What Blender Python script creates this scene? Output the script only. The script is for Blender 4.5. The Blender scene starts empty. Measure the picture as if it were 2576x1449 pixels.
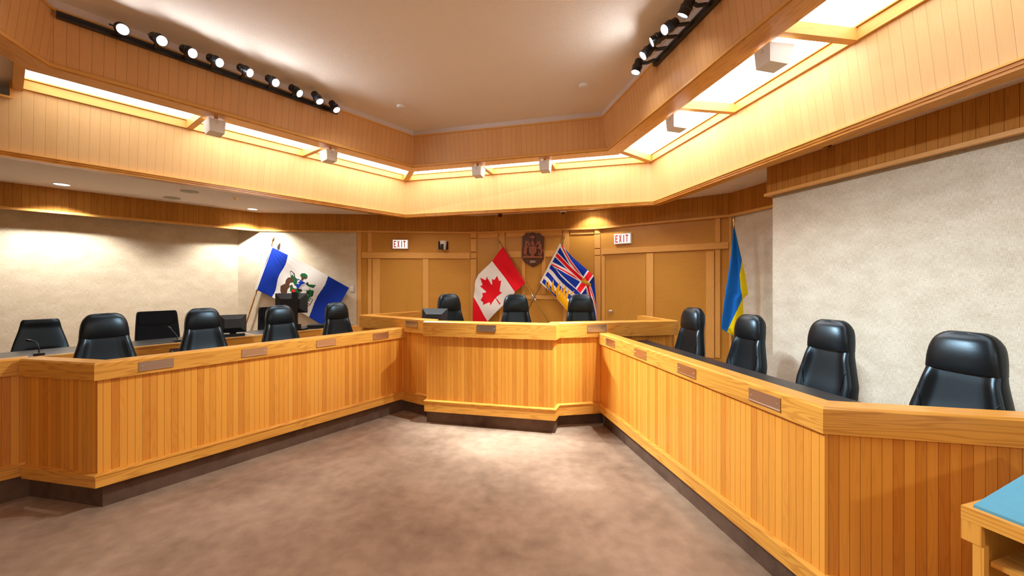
import bpy, bmesh, math, random
import numpy as np
from mathutils import Vector, Matrix
random.seed(7); np.random.seed(7)
sc = bpy.context.scene
COL = sc.collection
PI = math.pi
R = math.radians
# ------------------------------------------------------------------ camera
F, HC, CX, CY = 1002.0, 1.8, 1288.0, 707.0          # focal length in pixels, eye height, centre
cam = bpy.data.cameras.new('camera'); camo = bpy.data.objects.new('camera', cam); COL.objects.link(camo)
camo.location = (0, 0, HC); camo.rotation_euler = (R(90), 0, 0)
cam.sensor_width = 36.0; cam.lens = 36.0 * F / 2576.0
cam.shift_x = 0.0; cam.shift_y = (CY - 724.5) / 2576.0
cam.clip_start = 0.02
sc.camera = camo
# ------------------------------------------------------------------ world, exposure
w = bpy.data.worlds.new('world'); sc.world = w; w.use_nodes = True
w.node_tree.nodes['Background'].inputs[0].default_value = (1.0, 0.85, 0.7, 1)
w.node_tree.nodes['Background'].inputs[1].default_value = 0.15
sc.view_settings.view_transform = 'Standard'; sc.view_settings.look = 'None'
sc.view_settings.exposure = 0.42; sc.view_settings.gamma = 1.0
sc.view_settings.use_curve_mapping = False
cy = sc.cycles
cy.use_adaptive_sampling = True; cy.adaptive_threshold = 0.025
cy.max_bounces = 6; cy.diffuse_bounces = 5; cy.glossy_bounces = 3; cy.transmission_bounces = 2
cy.caustics_reflective = False; cy.caustics_refractive = False
cy.sample_clamp_indirect = 5.0; cy.use_denoising = True
COVE_L, SPOT_W, SPILL_W, LENS_L, DOWN_W = 7.4, 280.0, 10.0, 30.0, 190.0

# ------------------------------------------------------------------ plan helpers
def at(px, py, Z):                       # ground point of a sight line at a known height
    y = F * (Z - HC) / (CY - py); return Vector(((px - CX) / F * y, y))
def nrm(t): return Vector((math.sin(R(t)), math.cos(R(t))))      # outward normal by bearing
def edir(t): return Vector((math.cos(R(t)), -math.sin(R(t))))    # along the wall, clockwise
def lineint(n1, d1, n2, d2):
    det = n1.x * n2.y - n1.y * n2.x
    return Vector(((d1 * n2.y - d2 * n1.y) / det, (n1.x * d2 - n2.x * d1) / det))
class Wall:                              # a vertical plane from A towards B, facing the room
    def __init__(s, A, B):
        s.A = A.copy(); s.d = (B - A).normalized(); s.L = (B - A).length
        s.n = Vector((s.d.y, -s.d.x))
        if s.n.dot(-A) < 0: s.n = -s.n
    def sz(s, px, py, off=0.0):
        X = (px - CX) / F
        A = s.A + s.n * off
        # A + d*t = (X*y, y)
        t = (X * A.y - A.x) / (s.d.x - X * s.d.y)
        y = A.y + s.d.y * t
        return t, HC + (CY - py) / F * y
    def p(s, t, Z, off=0.0):
        q = s.A + s.d * t + s.n * off; return Vector((q.x, q.y, Z))
    def pp(s, px, py, off=0.0):
        t, Z = s.sz(px, py, off); return s.p(t, Z, off)

# ------------------------------------------------------------------ materials
MATS = {}
def new_mat(name):
    m = bpy.data.materials.new(name); m.use_nodes = True
    nt = m.node_tree; b = nt.nodes['Principled BSDF']
    MATS[name] = m
    return m, nt, b
def plain(name, col, rough=0.5, metal=0.0, spec=0.5, bump=None, tint=None, mottle=0.0, mscale=20):
    m, nt, b = new_mat(name)
    b.inputs['Base Color'].default_value = (*col, 1); b.inputs['Roughness'].default_value = rough
    b.inputs['Metallic'].default_value = metal; b.inputs['Specular IOR Level'].default_value = spec
    if tint: b.inputs['Specular Tint'].default_value = (*tint, 1)
    tc = nt.nodes.new('ShaderNodeTexCoord')
    if mottle:
        n = nt.nodes.new('ShaderNodeTexNoise'); n.inputs['Scale'].default_value = mscale; n.inputs['Detail'].default_value = 4
        nt.links.new(tc.outputs['Object'], n.inputs['Vector'])
        mx = nt.nodes.new('ShaderNodeMix'); mx.data_type = 'RGBA'
        mx.inputs[6].default_value = (*[c * (1 - mottle) for c in col], 1); mx.inputs[7].default_value = (*[min(1, c * (1 + mottle)) for c in col], 1)
        nt.links.new(n.outputs['Fac'], mx.inputs[0]); nt.links.new(mx.outputs[2], b.inputs['Base Color'])
    if bump:
        n = nt.nodes.new('ShaderNodeTexNoise'); n.inputs['Scale'].default_value = bump[0]; n.inputs['Detail'].default_value = 3
        nt.links.new(tc.outputs['Object'], n.inputs['Vector'])
        bp = nt.nodes.new('ShaderNodeBump'); bp.inputs['Strength'].default_value = bump[1]; bp.inputs['Distance'].default_value = bump[2]
        nt.links.new(n.outputs['Fac'], bp.inputs['Height']); nt.links.new(bp.outputs['Normal'], b.inputs['Normal'])
    return m
def wood(name, light, dark, width=0.0, tintvar=0.0, rough=0.38, groove=0.0025, gdark=0.25, ring=1.0, spec=0.4):
    """oak: UV.x runs along the board's length (the grain), UV.y across; width>0 cuts planks across UV.y"""
    m, nt, b = new_mat(name); N = nt.nodes.new; LK = nt.links.new
    def math_(op, a, b_=None, c=None):
        n = N('ShaderNodeMath'); n.operation = op
        for i, v in enumerate((a, b_, c)):
            if v is None: continue
            if isinstance(v, (int, float)): n.inputs[i].default_value = v
            else: LK(v, n.inputs[i])
        return n.outputs[0]
    uv = N('ShaderNodeUVMap'); uv.uv_map = 'UVMap'
    sep = N('ShaderNodeSeparateXYZ'); LK(uv.outputs[0], sep.inputs[0])
    u, v = sep.outputs[0], sep.outputs[1]
    if width > 0:
        cell = math_('FLOOR', math_('DIVIDE', v, width))
        wn = N('ShaderNodeTexWhiteNoise'); wn.noise_dimensions = '1D'; LK(cell, wn.inputs['W'])
        rnd = wn.outputs['Value']
        u = math_('ADD', u, math_('MULTIPLY', rnd, 37.0)); 
        off = math_('MULTIPLY', rnd, 11.0)
    else:
        off = 0.0; rnd = None
    comb = N('ShaderNodeCombineXYZ'); LK(math_('MULTIPLY', u, 0.9), comb.inputs[0]); LK(math_('MULTIPLY', v, 13.0), comb.inputs[1])
    if rnd is not None: LK(off, comb.inputs[2])
    n1 = N('ShaderNodeTexNoise'); n1.inputs['Scale'].default_value = 1.0; n1.inputs['Detail'].default_value = 1.5
    LK(comb.outputs[0], n1.inputs['Vector'])
    rings = math_('SINE', math_('MULTIPLY', n1.outputs['Fac'], 75.0))
    rings = math_('POWER', math_('MULTIPLY_ADD', rings, 0.5, 0.5), 3.0)
    comb2 = N('ShaderNodeCombineXYZ'); LK(math_('MULTIPLY', u, 9.0), comb2.inputs[0]); LK(math_('MULTIPLY', v, 420.0), comb2.inputs[1])
    if rnd is not None: LK(off, comb2.inputs[2])
    n2 = N('ShaderNodeTexNoise'); n2.inputs['Scale'].default_value = 1.0; n2.inputs['Detail'].default_value = 2
    LK(comb2.outputs[0], n2.inputs['Vector'])
    comb3 = N('ShaderNodeCombineXYZ'); LK(math_('MULTIPLY', u, 0.8), comb3.inputs[0]); LK(math_('MULTIPLY', v, 3.0), comb3.inputs[1])
    n3 = N('ShaderNodeTexNoise'); n3.inputs['Scale'].default_value = 1.0; n3.inputs['Detail'].default_value = 1; LK(comb3.outputs[0], n3.inputs['Vector'])
    fac = math_('ADD', math_('MULTIPLY', rings, 0.42 * ring), math_('MULTIPLY', n2.outputs['Fac'], 0.35))
    fac = math_('ADD', fac, math_('MULTIPLY_ADD', n3.outputs['Fac'], 0.6, -0.3))
    if rnd is not None and tintvar:
        fac = math_('ADD', fac, math_('MULTIPLY_ADD', rnd, tintvar, -tintvar * 0.5))
    mx = N('ShaderNodeMix'); mx.data_type = 'RGBA'; mx.clamp_factor = True
    LK(fac, mx.inputs[0]); mx.inputs[6].default_value = (*light, 1); mx.inputs[7].default_value = (*dark, 1)
    col = mx.outputs[2]
    bp = N('ShaderNodeBump'); bp.inputs['Strength'].default_value = 0.06; bp.inputs['Distance'].default_value = 0.002
    hgt = math_('MULTIPLY', n2.outputs['Fac'], 0.3)
    if width > 0:
        fr = math_('FRACT', math_('DIVIDE', v, width))
        edge = math_('MULTIPLY', math_('MINIMUM', fr, math_('SUBTRACT', 1.0, fr)), width)
        g = math_('LESS_THAN', edge, groove * 0.5)
        mg = N('ShaderNodeMix'); mg.data_type = 'RGBA'; LK(g, mg.inputs[0]); LK(col, mg.inputs[6])
        mg.inputs[7].default_value = (*[c * gdark for c in dark], 1)
        col = mg.outputs[2]
    LK(hgt, bp.inputs['Height']); LK(bp.outputs[0], b.inputs['Normal'])
    LK(col, b.inputs['Base Color']); b.inputs['Roughness'].default_value = rough
    b.inputs['Specular IOR Level'].default_value = spec
    return m
def emit(name, col, strength):
    m = bpy.data.materials.new(name); m.use_nodes = True; nt = m.node_tree; nt.nodes.clear()
    e = nt.nodes.new('ShaderNodeEmission'); o = nt.nodes.new('ShaderNodeOutputMaterial')
    e.inputs[0].default_value = (*col, 1); e.inputs[1].default_value = strength
    nt.links.new(e.outputs[0], o.inputs[0]); MATS[name] = m; return m
def fabric_wall(name, c1, c2, scale=1.0):
    m, nt, b = new_mat(name); N = nt.nodes.new; LK = nt.links.new
    uv = N('ShaderNodeUVMap'); uv.uv_map = 'UVMap'
    def noise(sx, sy, det=2):
        mp = N('ShaderNodeMapping'); mp.inputs['Scale'].default_value = (sx * scale, sy * scale, 1); LK(uv.outputs[0], mp.inputs[0])
        n = N('ShaderNodeTexNoise'); n.inputs['Scale'].default_value = 1; n.inputs['Detail'].default_value = det; LK(mp.outputs[0], n.inputs['Vector']); return n.outputs['Fac']
    a1, a2, a3 = noise(14, 220), noise(220, 14), noise(2.2, 3.5, 3)
    ad = N('ShaderNodeMath'); ad.operation = 'ADD'; LK(a1, ad.inputs[0]); LK(a2, ad.inputs[1])
    ad2 = N('ShaderNodeMath'); ad2.operation = 'MULTIPLY_ADD'; LK(a3, ad2.inputs[0]); ad2.inputs[1].default_value = 0.55; LK(ad.outputs[0], ad2.inputs[2])
    mr = N('ShaderNodeMapRange'); mr.inputs[1].default_value = 0.9; mr.inputs[2].default_value = 1.75; LK(ad2.outputs[0], mr.inputs[0])
    mx = N('ShaderNodeMix'); mx.data_type = 'RGBA'; LK(mr.outputs[0], mx.inputs[0]); mx.inputs[6].default_value = (*c1, 1); mx.inputs[7].default_value = (*c2, 1)
    LK(mx.outputs[2], b.inputs['Base Color']); b.inputs['Roughness'].default_value = 0.9; b.inputs['Specular IOR Level'].default_value = 0.15
    bp = N('ShaderNodeBump'); bp.inputs['Strength'].default_value = 0.25; bp.inputs['Distance'].default_value = 0.002; LK(ad.outputs[0], bp.inputs['Height']); LK(bp.outputs[0], b.inputs['Normal'])
    return m
def carpet(name, c1, c2):
    m, nt, b = new_mat(name); N = nt.nodes.new; LK = nt.links.new
    tc = N('ShaderNodeTexCoord')
    def noise(s, det):
        n = N('ShaderNodeTexNoise'); n.inputs['Scale'].default_value = s; n.inputs['Detail'].default_value = det; LK(tc.outputs['Object'], n.inputs['Vector']); return n.outputs['Fac']
    a, c, d = noise(1.6, 5), noise(9, 4), noise(260, 2)
    s1 = N('ShaderNodeMath'); s1.operation = 'MULTIPLY_ADD'; LK(c, s1.inputs[0]); s1.inputs[1].default_value = 0.6; LK(a, s1.inputs[2])
    s2 = N('ShaderNodeMath'); s2.operation = 'MULTIPLY_ADD'; LK(d, s2.inputs[0]); s2.inputs[1].default_value = 0.7; LK(s1.outputs[0], s2.inputs[2])
    mr = N('ShaderNodeMapRange'); mr.inputs[1].default_value = 0.75; mr.inputs[2].default_value = 1.55; LK(s2.outputs[0], mr.inputs[0])
    mx = N('ShaderNodeMix'); mx.data_type = 'RGBA'; LK(mr.outputs[0], mx.inputs[0]); mx.inputs[6].default_value = (*c1, 1); mx.inputs[7].default_value = (*c2, 1)
    LK(mx.outputs[2], b.inputs['Base Color']); b.inputs['Roughness'].default_value = 0.95; b.inputs['Specular IOR Level'].default_value = 0.1
    bp = N('ShaderNodeBump'); bp.inputs['Strength'].default_value = 0.5; bp.inputs['Distance'].default_value = 0.004; LK(d, bp.inputs['Height']); LK(bp.outputs[0], b.inputs['Normal'])
    return m
def cloth(name):
    m, nt, b = new_mat(name)
    a = nt.nodes.new('ShaderNodeVertexColor'); a.layer_name = 'dye'
    nt.links.new(a.outputs['Color'], b.inputs['Base Color']); b.inputs['Roughness'].default_value = 0.75; b.inputs['Specular IOR Level'].default_value = 0.2
    return m

OAK_L, OAK_D = (0.66, 0.30, 0.060), (0.40, 0.155, 0.025)
M_planks = wood('oak_desk_planks', (0.80, 0.345, 0.050), (0.58, 0.195, 0.022), width=0.0465, tintvar=1.1, ring=0.5, gdark=.42, groove=.0022)
M_board = wood('oak_board', (0.80, 0.385, 0.068), (0.50, 0.19, 0.024), ring=1.25, rough=0.3)
M_fascia = wood('oak_fascia_planks', (0.75, 0.485, 0.22), (0.65, 0.38, 0.145), groove=.0018, gdark=.45, width=0.082, tintvar=0.25, ring=0.4, rough=0.42)
M_upper = wood('oak_upper_fascia_planks', (0.72, 0.40, 0.165), (0.60, 0.31, 0.115), groove=.002, spec=.2, width=0.082, tintvar=0.25, ring=0.4, rough=0.42)
M_frieze = wood('oak_frieze_planks', (0.52, 0.235, 0.045), (0.34, 0.135, 0.020), width=0.078, tintvar=0.4, ring=0.8, spec=.12, rough=.6)
M_panel = wood('oak_veneer', (0.58, 0.285, 0.046), (0.44, 0.19, 0.025), ring=0.5)
M_trimw = wood('oak_trim', (0.76, 0.41, 0.115), (0.58, 0.28, 0.065), ring=0.6, rough=0.42, spec=.2)
M_burlap = fabric_wall('burlap_wall', (0.46, 0.37, 0.24), (0.84, 0.765, 0.61), 1.8)
M_burlap2 = fabric_wall('burlap_wall_cool_light', (0.47, 0.41, 0.31), (0.87, 0.87, 0.79), 1.8)  # same burlap, with the cool spotlight tone painted into its colours
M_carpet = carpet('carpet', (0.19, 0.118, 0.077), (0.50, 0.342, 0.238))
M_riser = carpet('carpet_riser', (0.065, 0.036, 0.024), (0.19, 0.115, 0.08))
M_plaster = plain('plaster_textured', (0.88, 0.80, 0.70), 0.9, spec=0.1, bump=(95, 0.4, 0.010))
M_plaster2 = plain('plaster_lower', (0.86, 0.78, 0.68), 0.9, spec=0.1, bump=(90, 0.25, 0.006))
M_band = plain('painted_band', (0.70, 0.62, 0.60), 0.6)
M_dark = plain('recess_shade', (0.02, 0.018, 0.017), 0.8)  # near-black colour painted in for shade inside recesses
M_leather = plain('black_leather', (0.005, 0.006, 0.008), 0.34, spec=0.62, tint=(0.58, 0.80, 1.0), bump=(160, 0.12, 0.002))
M_blackfab = plain('black_fabric', (0.010, 0.011, 0.014), 0.9, spec=0.15, bump=(400, 0.4, 0.002))
M_blackpl = plain('black_plastic', (0.007, 0.007, 0.008), 0.45)
M_blackmt = plain('black_metal', (0.010, 0.012, 0.016), 0.3, spec=0.6)
M_worktop = plain('black_laminate', (0.016, 0.017, 0.020), 0.35, bump=(300, 0.1, 0.001))
M_plate = plain('brushed_plate', (0.62, 0.50, 0.43), 0.32, metal=1.0, bump=(120, 0.05, 0.001))
M_steel = plain('steel', (0.75, 0.75, 0.75), 0.25, metal=1.0)
M_brass = plain('brass', (0.75, 0.50, 0.16), 0.25, metal=1.0)
M_bronze = plain('bronze', (0.42, 0.25, 0.07), 0.35, metal=1.0)
M_polew = wood('varnished_pole', (0.42, 0.19, 0.035), (0.28, 0.11, 0.018), rough=0.25)
M_white = plain('white_plastic', (0.78, 0.77, 0.74), 0.4, mottle=0.02)
M_offwhite = plain('offwhite_plastic', (0.70, 0.68, 0.60), 0.45, mottle=0.02)
M_signface = emit('sign_face_glow', (1.0, 0.93, 0.84), 0.8)
M_red = plain('sign_red', (0.75, 0.01, 0.015), 0.4)
M_walnut = wood('walnut', (0.13, 0.045, 0.02), (0.055, 0.018, 0.009), width=0.05, tintvar=0.5, groove=0.002)
M_carve = plain('carved_mahogany', (0.30, 0.085, 0.032), 0.4, mottle=0.25, mscale=60)
M_blue = plain('blue_felt', (0.12, 0.35, 0.50), 0.9, spec=0.1, bump=(350, 0.5, 0.003), mottle=0.1, mscale=14)
M_cloth = cloth('flag_cloth')
M_rope = plain('white_sleeve', (0.75, 0.74, 0.70), 0.8)
M_cove = emit('cove_diffuser_glow', (1.0, 0.965, 0.92), COVE_L)
M_cove_dim = emit('cove_diffuser_dim_glow', (0.96, 0.98, 0.98), COVE_L * .5)
M_lens = emit('spot_lens_glow', (0.93, 0.96, 1.0), LENS_L)
M_dlens = emit('downlight_glow', (1.0, 0.97, 0.92), 12.0)
M_darkred = plain('strobe_red', (0.10, 0.004, 0.004), 0.2)
M_grille = plain('grille_beige', (0.42, 0.38, 0.28), 0.7)
M_screen = plain('dark_glass', (0.01, 0.011, 0.013), 0.12)

# ------------------------------------------------------------------ mesh builder
class MB:
    def __init__(s): s.v = []; s.f = []; s.uv = []; s.mi = []; s.mats = []; s.cur = 0
    def mat(s, m):
        if m not in s.mats: s.mats.append(m)
        s.cur = s.mats.index(m); return s
    def face(s, pts, uvs=None, grain=None):
        pts = [Vector(p) for p in pts]
        i = len(s.v); s.v += [tuple(p) for p in pts]; s.f.append(tuple(range(i, i + len(pts)))); s.mi.append(s.cur)
        if uvs is None:
            n = (pts[1] - pts[0]).cross(pts[2] - pts[0])
            if n.length < 1e-12 and len(pts) > 3: n = (pts[2] - pts[0]).cross(pts[3] - pts[0])
            n = n.normalized() if n.length > 0 else Vector((0, 0, 1))
            g = Vector(grain) if grain is not None else Vector((0, 0, 1))
            g2 = g - n * g.dot(n)
            if g2.length < 0.3:
                g2 = (Vector((1, 0.3, 0)) - n * n.dot(Vector((1, 0.3, 0))))
            g2.normalize(); c = n.cross(g2)
            uvs = [(p.dot(g2), p.dot(c)) for p in pts]
        s.uv += [tuple(u) for u in uvs]
        return s
    def box(s, o, dx, dy, dz, grain=None):      # o corner, three edge vectors
        o, dx, dy, dz = Vector(o), Vector(dx), Vector(dy), Vector(dz)
        if dx.cross(dy).dot(dz) < 0: dx, dy = dy, dx
        if grain is None: grain = max((dx, dy, dz), key=lambda q: q.length).normalized()
        P = lambda a, b, c: o + dx * a + dy * b + dz * c
        for q in (((0,0,0),(0,1,0),(1,1,0),(1,0,0)), ((0,0,1),(1,0,1),(1,1,1),(0,1,1)), ((0,0,0),(1,0,0),(1,0,1),(0,0,1)),
                  ((0,1,0),(0,1,1),(1,1,1),(1,1,0)), ((0,0,0),(0,0,1),(0,1,1),(0,1,0)), ((1,0,0),(1,1,0),(1,1,1),(1,0,1))):
            s.face([P(*t) for t in q], grain=grain)
        return s
    def cbox(s, c, sx, sy, sz, rz=0.0, grain=None):
        c = Vector(c); ux = Vector((math.cos(rz), math.sin(rz), 0)); uy = Vector((-math.sin(rz), math.cos(rz), 0)); uz = Vector((0, 0, 1))
        return s.box(c - ux * sx / 2 - uy * sy / 2 - uz * sz / 2, ux * sx, uy * sy, uz * sz, grain)
    def prism(s, poly, dvec, grain=None):       # planar polygon (3D points) extruded by dvec
        poly = [Vector(p) for p in poly]; dvec = Vector(dvec); n = len(poly)
        a = Vector((0, 0, 0))
        for i in range(n): a += poly[i].cross(poly[(i + 1) % n])
        if a.dot(dvec) > 0: poly = poly[::-1]
        s.face(poly, grain=grain); s.face([p + dvec for p in poly[::-1]], grain=grain)
        for i in range(n):
            p, q = poly[i], poly[(i + 1) % n]
            s.face([q, p, p + dvec, q + dvec], grain=grain)
        return s
    def tube(s, pts, r, seg=10, caps=True):
        pts = [Vector(p) for p in pts]; n = len(pts); rs = r if isinstance(r, (list, tuple)) else [r] * n
        rings = []
        up = None
        for i in range(n):
            t = (pts[min(i + 1, n - 1)] - pts[max(i - 1, 0)]).normalized()
            if up is None:
                up = Vector((0, 0, 1)) if abs(t.z) < 0.9 else Vector((1, 0, 0))
            x = (up - t * up.dot(t)).normalized(); y = t.cross(x); up = x
            rings.append([pts[i] + (x * math.cos(2 * PI * k / seg) + y * math.sin(2 * PI * k / seg)) * rs[i] for k in range(seg)])
        L = 0
        for i in range(n - 1):
            dl = (pts[i + 1] - pts[i]).length
            for k in range(seg):
                k2 = (k + 1) % seg
                c0, c1 = 2 * PI * rs[i] * k / seg, 2 * PI * rs[i] * (k + 1) / seg
                s.face([rings[i][k], rings[i][k2], rings[i + 1][k2], rings[i + 1][k]], [(L, c0), (L, c1), (L + dl, c1), (L + dl, c0)])
            L += dl
        if caps:
            s.face(rings[0][::-1]); s.face(rings[-1])
        return s
    def lathe(s, prof, M=None, seg=20):          # prof: (r, z) along local z
        M = M or Matrix()
        rings = [[M @ Vector((r * math.cos(2 * PI * k / seg), r * math.sin(2 * PI * k / seg), z)) for k in range(seg)] for r, z in prof]
        for i in range(len(prof) - 1):
            for k in range(seg):
                k2 = (k + 1) % seg
                if prof[i][0] < 1e-6: s.face([rings[i][k], rings[i + 1][k2], rings[i + 1][k]])
                elif prof[i + 1][0] < 1e-6: s.face([rings[i][k], rings[i][k2], rings[i + 1][k]])
                else: s.face([rings[i][k], rings[i][k2], rings[i + 1][k2], rings[i + 1][k]])
        if prof[0][0] > 1e-6: s.face(rings[0][::-1])
        if prof[-1][0] > 1e-6: s.face(rings[-1])
        return s
    def grid(s, rows, close=False, uvs=None):
        n = len(rows[0])
        for i in range(len(rows) - 1):
            for k in range(n if close else n - 1):
                k2 = (k + 1) % n
                s.face([rows[i][k], rows[i][k2], rows[i + 1][k2], rows[i + 1][k]])
        return s
    def sweep(s, path, prof, closed=False, side=1, caps=True, across_grain=False):
        """prof: closed polygon of (offset, z); offset grows to the left of travel (side=1) or right (-1)"""
        P = [Vector((p[0], p[1])) for p in path]; n = len(P)
        segs = n if closed else n - 1
        nr_ = []
        for i in range(segs):
            d = (P[(i + 1) % n] - P[i]).normalized(); nr_.append(Vector((-d.y, d.x)) * side)
        mit = []
        for i in range(n):
            if not closed and i == 0: m = nr_[0]
            elif not closed and i == n - 1: m = nr_[-1]
            else:
                a, b = nr_[(i - 1) % segs], nr_[i % segs]; m = (a + b) / (1 + a.dot(b))
            mit.append(m)
        k = len(prof)
        pos = lambda i, j: Vector((P[i].x + mit[i].x * prof[j][0], P[i].y + mit[i].y * prof[j][0], prof[j][1]))
        acc = [0.0]
        for j in range(k):
            a, b = prof[j], prof[(j + 1) % k]; acc.append(acc[-1] + math.hypot(a[0] - b[0], a[1] - b[1]))
        area = sum(prof[j][0] * prof[(j + 1) % k][1] - prof[(j + 1) % k][0] * prof[j][1] for j in range(k))
        flip = (area > 0) == (side > 0)
        L = 0.0
        for i in range(segs):
            i2 = (i + 1) % n; d = (P[i2] - P[i]).normalized()
            for j in range(k):
                j2 = (j + 1) % k
                q = [pos(i, j), pos(i2, j), pos(i2, j2), pos(i, j2)]
                al = [L + (Vector((x.x, x.y)) - P[i]).dot(d) for x in q]
                ac = [acc[j], acc[j], acc[j + 1], acc[j + 1]]
                uv = [(al[t], ac[t]) for t in range(4)] if not across_grain else [(q[t].z + i * 3.1, al[t] + ac[t] * 0) for t in range(4)]
                if flip: q, uv = q[::-1], uv[::-1]
                s.face(q, uv)
            L += (P[i2] - P[i]).length
        if not closed and caps:
            a = [pos(0, j) for j in range(k)]; b = [pos(n - 1, j) for j in range(k)]
            s.face(a if flip else a[::-1]); s.face(b[::-1] if flip else b)
        return s
    def build(s, name, mat=None, parent=None, smooth=None, merge=True):
        me = bpy.data.meshes.new(name); me.from_pydata(s.v, [], s.f)
        mats = s.mats if s.mats else [mat]
        for m in mats: me.materials.append(m)
        if s.mats: me.polygons.foreach_set('material_index', s.mi)
        uvl = me.uv_layers.new(name='UVMap'); uvl.data.foreach_set('uv', [c for u in s.uv for c in u])
        if smooth is not None:
            bm = bmesh.new(); bm.from_mesh(me); bmesh.ops.remove_doubles(bm, verts=bm.verts, dist=1e-5); bm.to_mesh(me); bm.free()
            me.polygons.foreach_set('use_smooth', [True] * len(me.polygons))
            me.set_sharp_from_angle(angle=R(smooth))
        me.update()
        o = bpy.data.objects.new(name, me); COL.objects.link(o)
        if parent is not None: o.parent = parent
        return o
def tag(o, label, cat=None, group=None, kind=None):
    o['label'] = label
    if cat: o['category'] = cat
    if group: o['group'] = group
    if kind: o['kind'] = kind
    return o
def thing(name, label, cat, loc=(0, 0, 0), rz=0.0, group=None):
    o = bpy.data.objects.new(name, None); COL.objects.link(o); o.location = loc; o.rotation_euler = (0, 0, rz)
    o.empty_display_size = 0.1
    return tag(o, label, cat, group)
def structure(o, label, cat='room'): return tag(o, label, cat, None, 'structure')
def dup(root, loc, rz, label):
    r = root.copy(); COL.objects.link(r); r.location = loc; r.rotation_euler = (0, 0, rz); r['label'] = label
    for ch in list(root.children):
        c = ch.copy(); COL.objects.link(c); c.parent = r
        for g in list(ch.children):
            d = g.copy(); COL.objects.link(d); d.parent = c
    return r
def flat_region(outer, holes, Z, up=True):
    bm = bmesh.new()
    for ring in [outer] + holes:
        vs = [bm.verts.new((p[0], p[1], Z)) for p in ring]
        for i in range(len(vs)): bm.edges.new((vs[i], vs[(i + 1) % len(vs)]))
    bmesh.ops.triangle_fill(bm, use_beauty=True, use_dissolve=False, edges=bm.edges[:])
    m = MB()
    for f in bm.faces:
        pts = [v.co.copy() for v in f.verts]
        if (f.normal.z > 0) != up: pts = pts[::-1]
        m.face(pts, [(p.x, p.y) for p in pts])
    bm.free(); return m

# ------------------------------------------------------------------ ceiling ring plan
TH = {'L2': -108.0, 'L': -52.1, 'R': 80.9, 'R2': 141.0, 'K': 194.4}
def ring(Z, LB, BR, l2, r2, k):
    """corner points, walked clockwise seen from above: left-far side first"""
    A, B = at(*LB, Z), at(*BR, Z)
    nB = Vector((-(B - A).y, (B - A).x)).normalized()
    nB = nB if nB.y > 0 else -nB
    L, Rr = nrm(TH['L']), nrm(TH['R']); L2, R2, K = nrm(TH['L2']), nrm(TH['R2']), nrm(TH['K'])
    dL, dR = L.dot(A), Rr.dot(B)
    return [lineint(K, k, L2, l2), lineint(L2, l2, L, dL), A, B, lineint(Rr, dR, R2, r2), lineint(R2, r2, K, k)]
c0 = at(111, 164, 3.757); l2o = nrm(TH['L2']).dot(c0)
brp = at(1528, 378, 3.78); r2p = brp - Vector((-math.sin(R(9.1)), math.cos(R(9.1)))) * 4.4
r2o = nrm(TH['R2']).dot(r2p); ko = 2.0
Z1, Z2, Z3, Z4, ZC, ZL = 3.15, 3.78, 3.80, 4.29, 4.37, 3.22
E4 = ring(Z4, (1040, 342), (1515.5, 293.5), l2o - .06, r2o - .06, ko - .06)
E3 = ring(Z3, (1041, 418), (1524.6, 376.3), l2o, r2o, ko)
E3b = ring(3.757, (1038, 423), (1531, 380.4), l2o, r2o, ko)
E3o = ring(3.757, (1036, 433), (1559, 384.6), l2o + .21, r2o + .21, ko + .21)
E2 = ring(Z2, (1020.5, 455.8), (1638, 408.4), l2o + 3.0, r2o + .98, ko + .98)
E1 = ring(Z1, (1019, 539.2), (1647.4, 505.7), l2o + 3.08, r2o + 1.06, ko + 1.06)
def strip(top, zt, bot, zb, segs, th=0.03):
    m = MB(); n = len(top)
    for i in segs:
        a, b, c, d = top[i], top[(i + 1) % n], bot[(i + 1) % n], bot[i]
        e = (b - a).normalized(); up = Vector((-e.y, e.x)); up = up if up.dot(a) > 0 or True else up
        o = Vector((-e.y, e.x)) * th
        if o.dot((a + b) / 2 - Vector((-1, 2.5))) < 0: o = -o
        V = lambda p, z, q=Vector((0, 0)): Vector((p.x + q.x, p.y + q.y, z))
        pts = [V(d, zb), V(c, zb), V(b, zt), V(a, zt)]
        uv = [(p.z, (Vector((p.x, p.y)) - a).dot(e) + 7.13 * i) for p in pts]
        m.face(pts, uv)
        pts2 = [V(a, zt, o), V(b, zt, o), V(c, zb, o), V(d, zb, o)]
        m.face(pts2, [(p.z, (Vector((p.x, p.y)) - a).dot(e)) for p in pts2])
    return m
# upper fascia, ceiling, band
structure(strip(E4, Z4, E3, Z3, range(6)).build('trim_1', M_upper), 'upper ring of vertical oak planks below the textured ceiling')
mb = MB().sweep(E4, [(0, Z4 - .002), (0.03, Z4 - .002), (0.03, ZC), (0, ZC)], closed=True)
structure(mb.build('trim_2', M_band), 'grey painted band between textured ceiling and oak ring')
mb = MB().sweep(E4, [(-0.012, Z4 - .02), (0.02, Z4 - .02), (0.02, Z4 + .004), (-0.012, Z4 + .004)], closed=True)
structure(mb.build('trim_3', M_trimw), 'thin oak bead along the top of the upper oak ring')
mo = [p + (p - Vector((-1, 2.6))).normalized() * 0.15 for p in E4]
structure(flat_region(mo, [], ZC, up=False).build('ceiling', M_plaster), 'textured plaster ceiling above the oak ring')
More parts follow.
